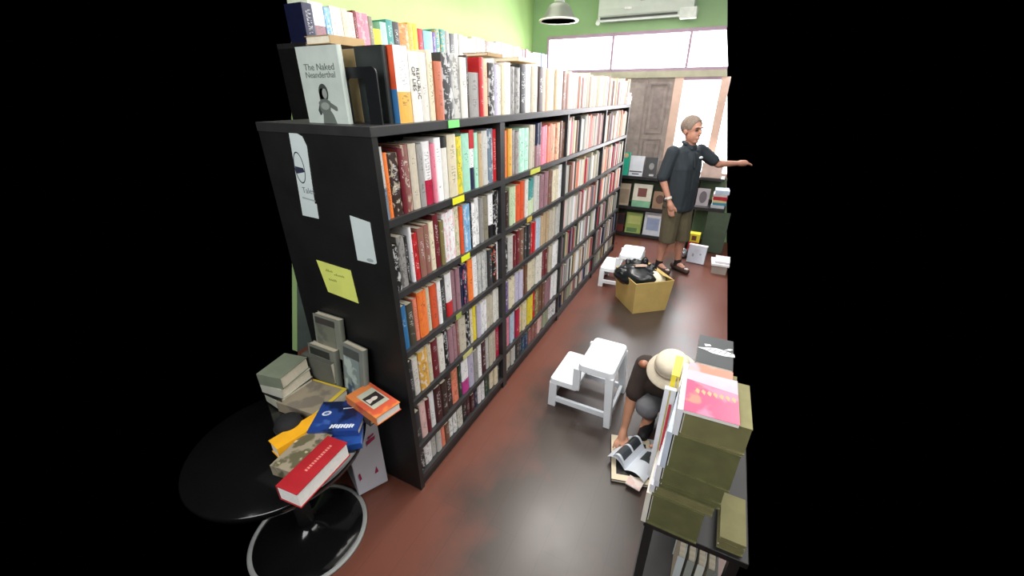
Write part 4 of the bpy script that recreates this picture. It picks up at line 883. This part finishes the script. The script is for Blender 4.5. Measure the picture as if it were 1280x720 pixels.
    for A_ in (RA, LA):
        g = A_.copy()
        solid('sock', mat('black_sock', (28,27,28), .9), rootm, [(Vector((g.x,g.y,.06)),.044,Vector((g.x,g.y,.125)),.043)], voxel=.006, smooth=2)
        M_ = Matrix.Translation((g.x,g.y,0)) 
        shoe = solid('shoe', mat('dark_brown_shoe', (62,46,42), .6, vary=.15), rootm, [(Vector((g.x,g.y,.045))-F*.05,.044,Vector((g.x,g.y,.045))+F*.03,.046),(Vector((g.x,g.y,.045))+F*.03,.046,Vector((g.x,g.y,.034))+F*.15,.036)], voxel=.006, cuts=[(Vector((0,0,.004)),U*-1)])
        solid('toe_patch', mat('pale_toe', (186,170,160), .6), shoe, ells=[(Vector((g.x,g.y,.062))+F*.135,(.035,.026,.010),RM)], voxel=.005)
    w0 = RW*.86+RE*.14; dw = (RW-RE).normalized(); side = dw.cross(F).normalized(); fr = side.cross(dw)
    b = MB(); nn = 24
    ring = [[w0+dw*dz+(side*math.cos(2*PI*k/nn)+fr*math.sin(2*PI*k/nn))*rd for k in range(nn)] for dz, rd in ((-.013,.033),(-.013,.038),(.013,.037),(.013,.032))]
    vs = [[b.bm.verts.new(p) for p in r_] for r_ in ring]
    for i in range(4):
        for k in range(nn): b.bm.faces.new((vs[i][k],vs[i][(k+1)%nn],vs[(i+1)%4][(k+1)%nn],vs[(i+1)%4][k]))
    wt = b.build('wristwatch', mat('pale_watch_band', (206,200,190), .4), rootm)
    solid('watch_face', mat('steel_face', (150,150,156), .3, .6), wt, ells=[(w0+side*.038,(.016,.016,.016),Matrix())], voxel=.004)
standing_man()

def crouching_person():
    base = Vector((1.06,1.02,0)); rootm = thing('person', 'crouching person in a beige sun hat reaching down to an open book', 'person', base)
    def W(x, y, z): return Vector((x,y,z))-base
    U = Vector((0,0,1))
    head = W(1.082,.90,.535); fd = Vector((-.25,-.75,-.62)).normalized()          # looking down at the page
    sd = fd.cross(U).normalized(); hu = sd.cross(fd).normalized()
    RM = Matrix(((fd.x,sd.x,hu.x,0),(fd.y,sd.y,hu.y,0),(fd.z,sd.z,hu.z,0),(0,0,0,1)))
    def Hh(f, s, u): return head+fd*f+sd*s+hu*u
    RS, RE, RW = W(.935,.985,.475), W(.893,.885,.30), W(.888,.815,.135)
    LS, LE, LW = W(1.225,.985,.475), W(1.235,.84,.30), W(1.14,.72,.20)
    hipc = W(1.09,1.17,.20); RK, RA = W(.985,.86,.29), W(1.0,1.03,.075); LK, LA = W(1.19,.84,.30), W(1.18,1.03,.075)
    dl = (RW-RE).normalized()
    pal = W(.886,.79,.095); hand = [(RW,.02,pal,.026),(pal,.026,W(.886,.772,.072),.025)]
    for k, (dx, dy, ln) in enumerate(((-.024,-.018,.052),(-.008,-.026,.060),(.008,-.026,.058),(.022,-.018,.046))):
        a = W(.886+dx*.9,.765,.068); m_ = a+Vector((dx*.35,-.028,-.006)); e = m_+Vector((dx*.2,-.020,-.022))
        hand += [(a,.0095,m_,.0085),(m_,.0085,e,.0068)]
    hand += [(W(.905,.79,.085),.012,W(.925,.765,.07),.0095),(W(.925,.765,.07),.0095,W(.932,.742,.056),.0075)]
    lh = [(LW,.02,W(1.10,.695,.185),.026)]
    for k in range(4): a = W(1.085+.014*k,.675,.18); lh += [(a,.009,a+Vector((-.012,-.03,-.012)),.008),(a+Vector((-.012,-.03,-.012)),.008,a+Vector((-.02,-.045,-.03)),.007)]
    lh += [(W(1.075,.70,.18),.011,W(1.05,.69,.17),.009)]
    caps = [(hipc,.12,W(1.085,1.09,.33),.11),(W(1.085,1.09,.33),.11,W(1.08,1.0,.44),.10),(W(1.0,.99,.45),.07,W(1.16,.99,.45),.07),(W(1.08,.98,.48),.055,Hh(-.03,0,-.06),.045),
        (RS,.05,RE,.036),(RE,.036,RW,.022),(LS,.05,LE,.036),(LE,.036,LW,.022),
        (hipc+Vector((-.07,0,0)),.085,RK,.055),(hipc+Vector((.07,0,0)),.085,LK,.055),(RK,.052,RA,.034),(LK,.052,LA,.034),(RA,.034,RA+Vector((-.02,-.12,-.045)),.026),(LA,.034,LA+Vector((.0,-.12,-.045)),.026)]+hand+lh
    ells = [(Hh(-.01,0,.03),(.086,.07,.085),RM),(Hh(.02,0,-.03),(.062,.056,.075),RM),(Hh(.086,0,-.005),(.018,.011,.022),RM),(Hh(.075,0,-.05),(.013,.022,.007),RM),(Hh(.055,0,-.085),(.022,.026,.02),RM),
        (Hh(-.005,.069,-.005),(.017,.008,.026),RM),(Hh(-.005,-.069,-.005),(.017,.008,.026),RM)]
    solid('body', M_SKIN2, rootm, caps, ells, .006, 3)
    for s in (-1,1): solid('eye', mat('dark_eye2', (44,34,30), .3), rootm, ells=[(Hh(.071,.028*s,.012),(.011,.013,.006),RM)], voxel=.003, smooth=1)
    solid('hair', mat('dark_hair', (40,32,30), .8, vary=.3, scale=60), rootm, ells=[(Hh(-.018,0,.035),(.088,.078,.09),RM)], voxel=.006, cuts=[(Hh(.05,0,.03),fd)])
    M_SHIRT = mat('dark_brown_shirt_cloth', (52,42,38), .9, vary=.2, scale=10, bump=.15)
    so = solid('shirt', M_SHIRT, rootm, [(hipc+Vector((0,0,.03)),.128,W(1.085,1.09,.34),.125),(W(1.085,1.09,.34),.125,W(1.08,1.0,.43),.11),(W(.99,.985,.45),.085,W(1.17,.985,.45),.085),(RS,.072,W(.905,.90,.335),.058),(LS,.072,LE,.055),(W(1.0,.93,.40),.06,W(1.15,.93,.40),.06)], [], .007, 4)
    solid('shoulder_patch', cover_mat('rust_print', (146,92,64), [((96,66,56),18,.5)]), so, ells=[(W(.925,.945,.515),(.034,.03,.022),Matrix())], voxel=.005)
    M_TR = mat('grey_trouser_cloth', (112,112,116), .85, vary=.1, scale=8, bump=.1)
    solid('trousers', M_TR, rootm, [(hipc+Vector((-.05,0,-.01)),.105,hipc+Vector((.05,0,-.01)),.105),(hipc+Vector((-.07,0,0)),.10,RK,.068),(hipc+Vector((.07,0,0)),.10,LK,.068),(RK,.066,RA+Vector((0,0,.03)),.048),(LK,.066,LA+Vector((0,0,.03)),.048)], [], .007, 4)
    for A_ in (RA, LA):
        solid('shoe', mat('black_shoe', (30,29,31), .6), rootm, [(A_+Vector((0,.03,-.035)),.04,A_+Vector((0,-.03,-.035)),.042),(A_+Vector((0,-.03,-.035)),.042,A_+Vector((-.01,-.14,-.042)),.034)], voxel=.006, cuts=[(Vector((0,0,.003)),U*-1)])
    # bucket sun hat
    tilt = (hu*.80-fd*.12+U*.35).normalized(); tx = tilt.cross(Vector((0,1,0))).normalized(); ty = tilt.cross(tx)
    HM = Matrix(((tx.x,ty.x,tilt.x,0),(tx.y,ty.y,tilt.y,0),(tx.z,ty.z,tilt.z,0),(0,0,0,1)))
    hc = Hh(-.012,0,.055)
    hat = thing('hat', '', '', hc); del hat['label']; del hat['category']; hat.parent = rootm; hat.matrix_local = Matrix.Translation(hc) @ HM
    M_HAT = mat('beige_hat_cloth', (206,196,176), .9, vary=.07, scale=30, bump=.15)
    MB().lathe([(.088,.0),(.090,.02),(.086,.05),(.076,.068),(.055,.078),(.02,.083),(.004,.084)], 48).build('crown', M_HAT, hat)
    MB().lathe([(.086,.004),(.105,-.004),(.132,-.024),(.134,-.028),(.130,-.029),(.104,-.009),(.084,-.001)], 48).build('brim', M_HAT, hat)
    MB().lathe([(.0895,.006),(.0915,.008),(.0915,.026),(.0895,.028)], 48).build('hat_band', mat('taupe_band', (180,166,148), .8), hat)
crouching_person()

# ------------------------------------------------------------------ open book on the floor under the reaching hand
bq = flat_book('book', (.965,.70,.0005), -1.32, .33, .23, .022, (34,33,34), 'big book lying on the floor with cream border and black centre', None)
b = MB()
for lo_, hi_ in (((-.163,-.113),(-.125,.113)),((.125,-.113),(.163,.113)),((-.125,-.113),(.125,-.088)),((-.125,.088),(.125,.113))): b.box((lo_[0],lo_[1],.0222),(hi_[0],hi_[1],.0232))
b.build('cover_border', mat('cream_border', (222,208,180), .6), bq)
om = thing('magazine', 'open magazine with white photo pages held by the crouching person', 'magazine', (.985,.70,.025), -.35)
def sheet(pts, name, m, parent, curl):
    """page curving up from the gutter"""
    b = MB(); n = 10; rows = []
    (x0,y0),(x1,y1),w_,h_ = pts
    for i in range(n+1):
        t = i/n; z = curl*math.sin(t*PI*.9)*.9+.004
        rows.append([b.bm.verts.new((x0+(x1-x0)*t, y0-h_/2, z)), b.bm.verts.new((x0+(x1-x0)*t, y0+h_/2, z))])
    for a, c_ in zip(rows, rows[1:]): f = b.bm.faces.new((a[0],c_[0],c_[1],a[1])); f.smooth = True
    return b.build(name, m, parent)
M_PG = mat('white_glossy_page', (214,220,228), .3, vary=.04)
sheet(((0,0),(-.115,0),0,.22), 'page', M_PG, om, .045); sheet(((0,0),(.12,0),0,.22), 'page', M_PG, om, .035); sheet(((0,0),(-.095,0),0,.21), 'page', M_PG, om, .075)
def photo(x0, x1, y0, y1, curl, wide, rgb):
    b = MB(); n = 6; rows = []
    for i in range(n+1):
        x = x0+(x1-x0)*i/n; t = abs(x/wide); z = curl*math.sin(t*PI*.9)*.9+.0052
        rows.append([b.bm.verts.new((x,y0,z)), b.bm.verts.new((x,y1,z))])
    for a, c_ in zip(rows, rows[1:]): b.bm.faces.new((a[0],c_[0],c_[1],a[1]))
    b.build('page_photo', mat('printed_photo', rgb, .4), om)
photo(-.085,-.02,.01,.09,.075,.095,(52,58,62)); photo(-.085,-.02,-.09,-.005,.075,.095,(70,76,82)); photo(.025,.085,.0,.085,.035,.12,(58,66,66))
mag('magazine', 1.0,1.075,.80,.91,.001,.008, mat('white_cover', (222,222,226), .4), 'white magazine lying on the floor behind the open one', .2)
mag('magazine', .975,1.055,.505,.57,.024,.008, cover_mat('pale_pink_cover', (226,196,190), [((236,222,214),14,.5)]), 'pale pink leaflet lying at the near corner of the floor book', -.2)
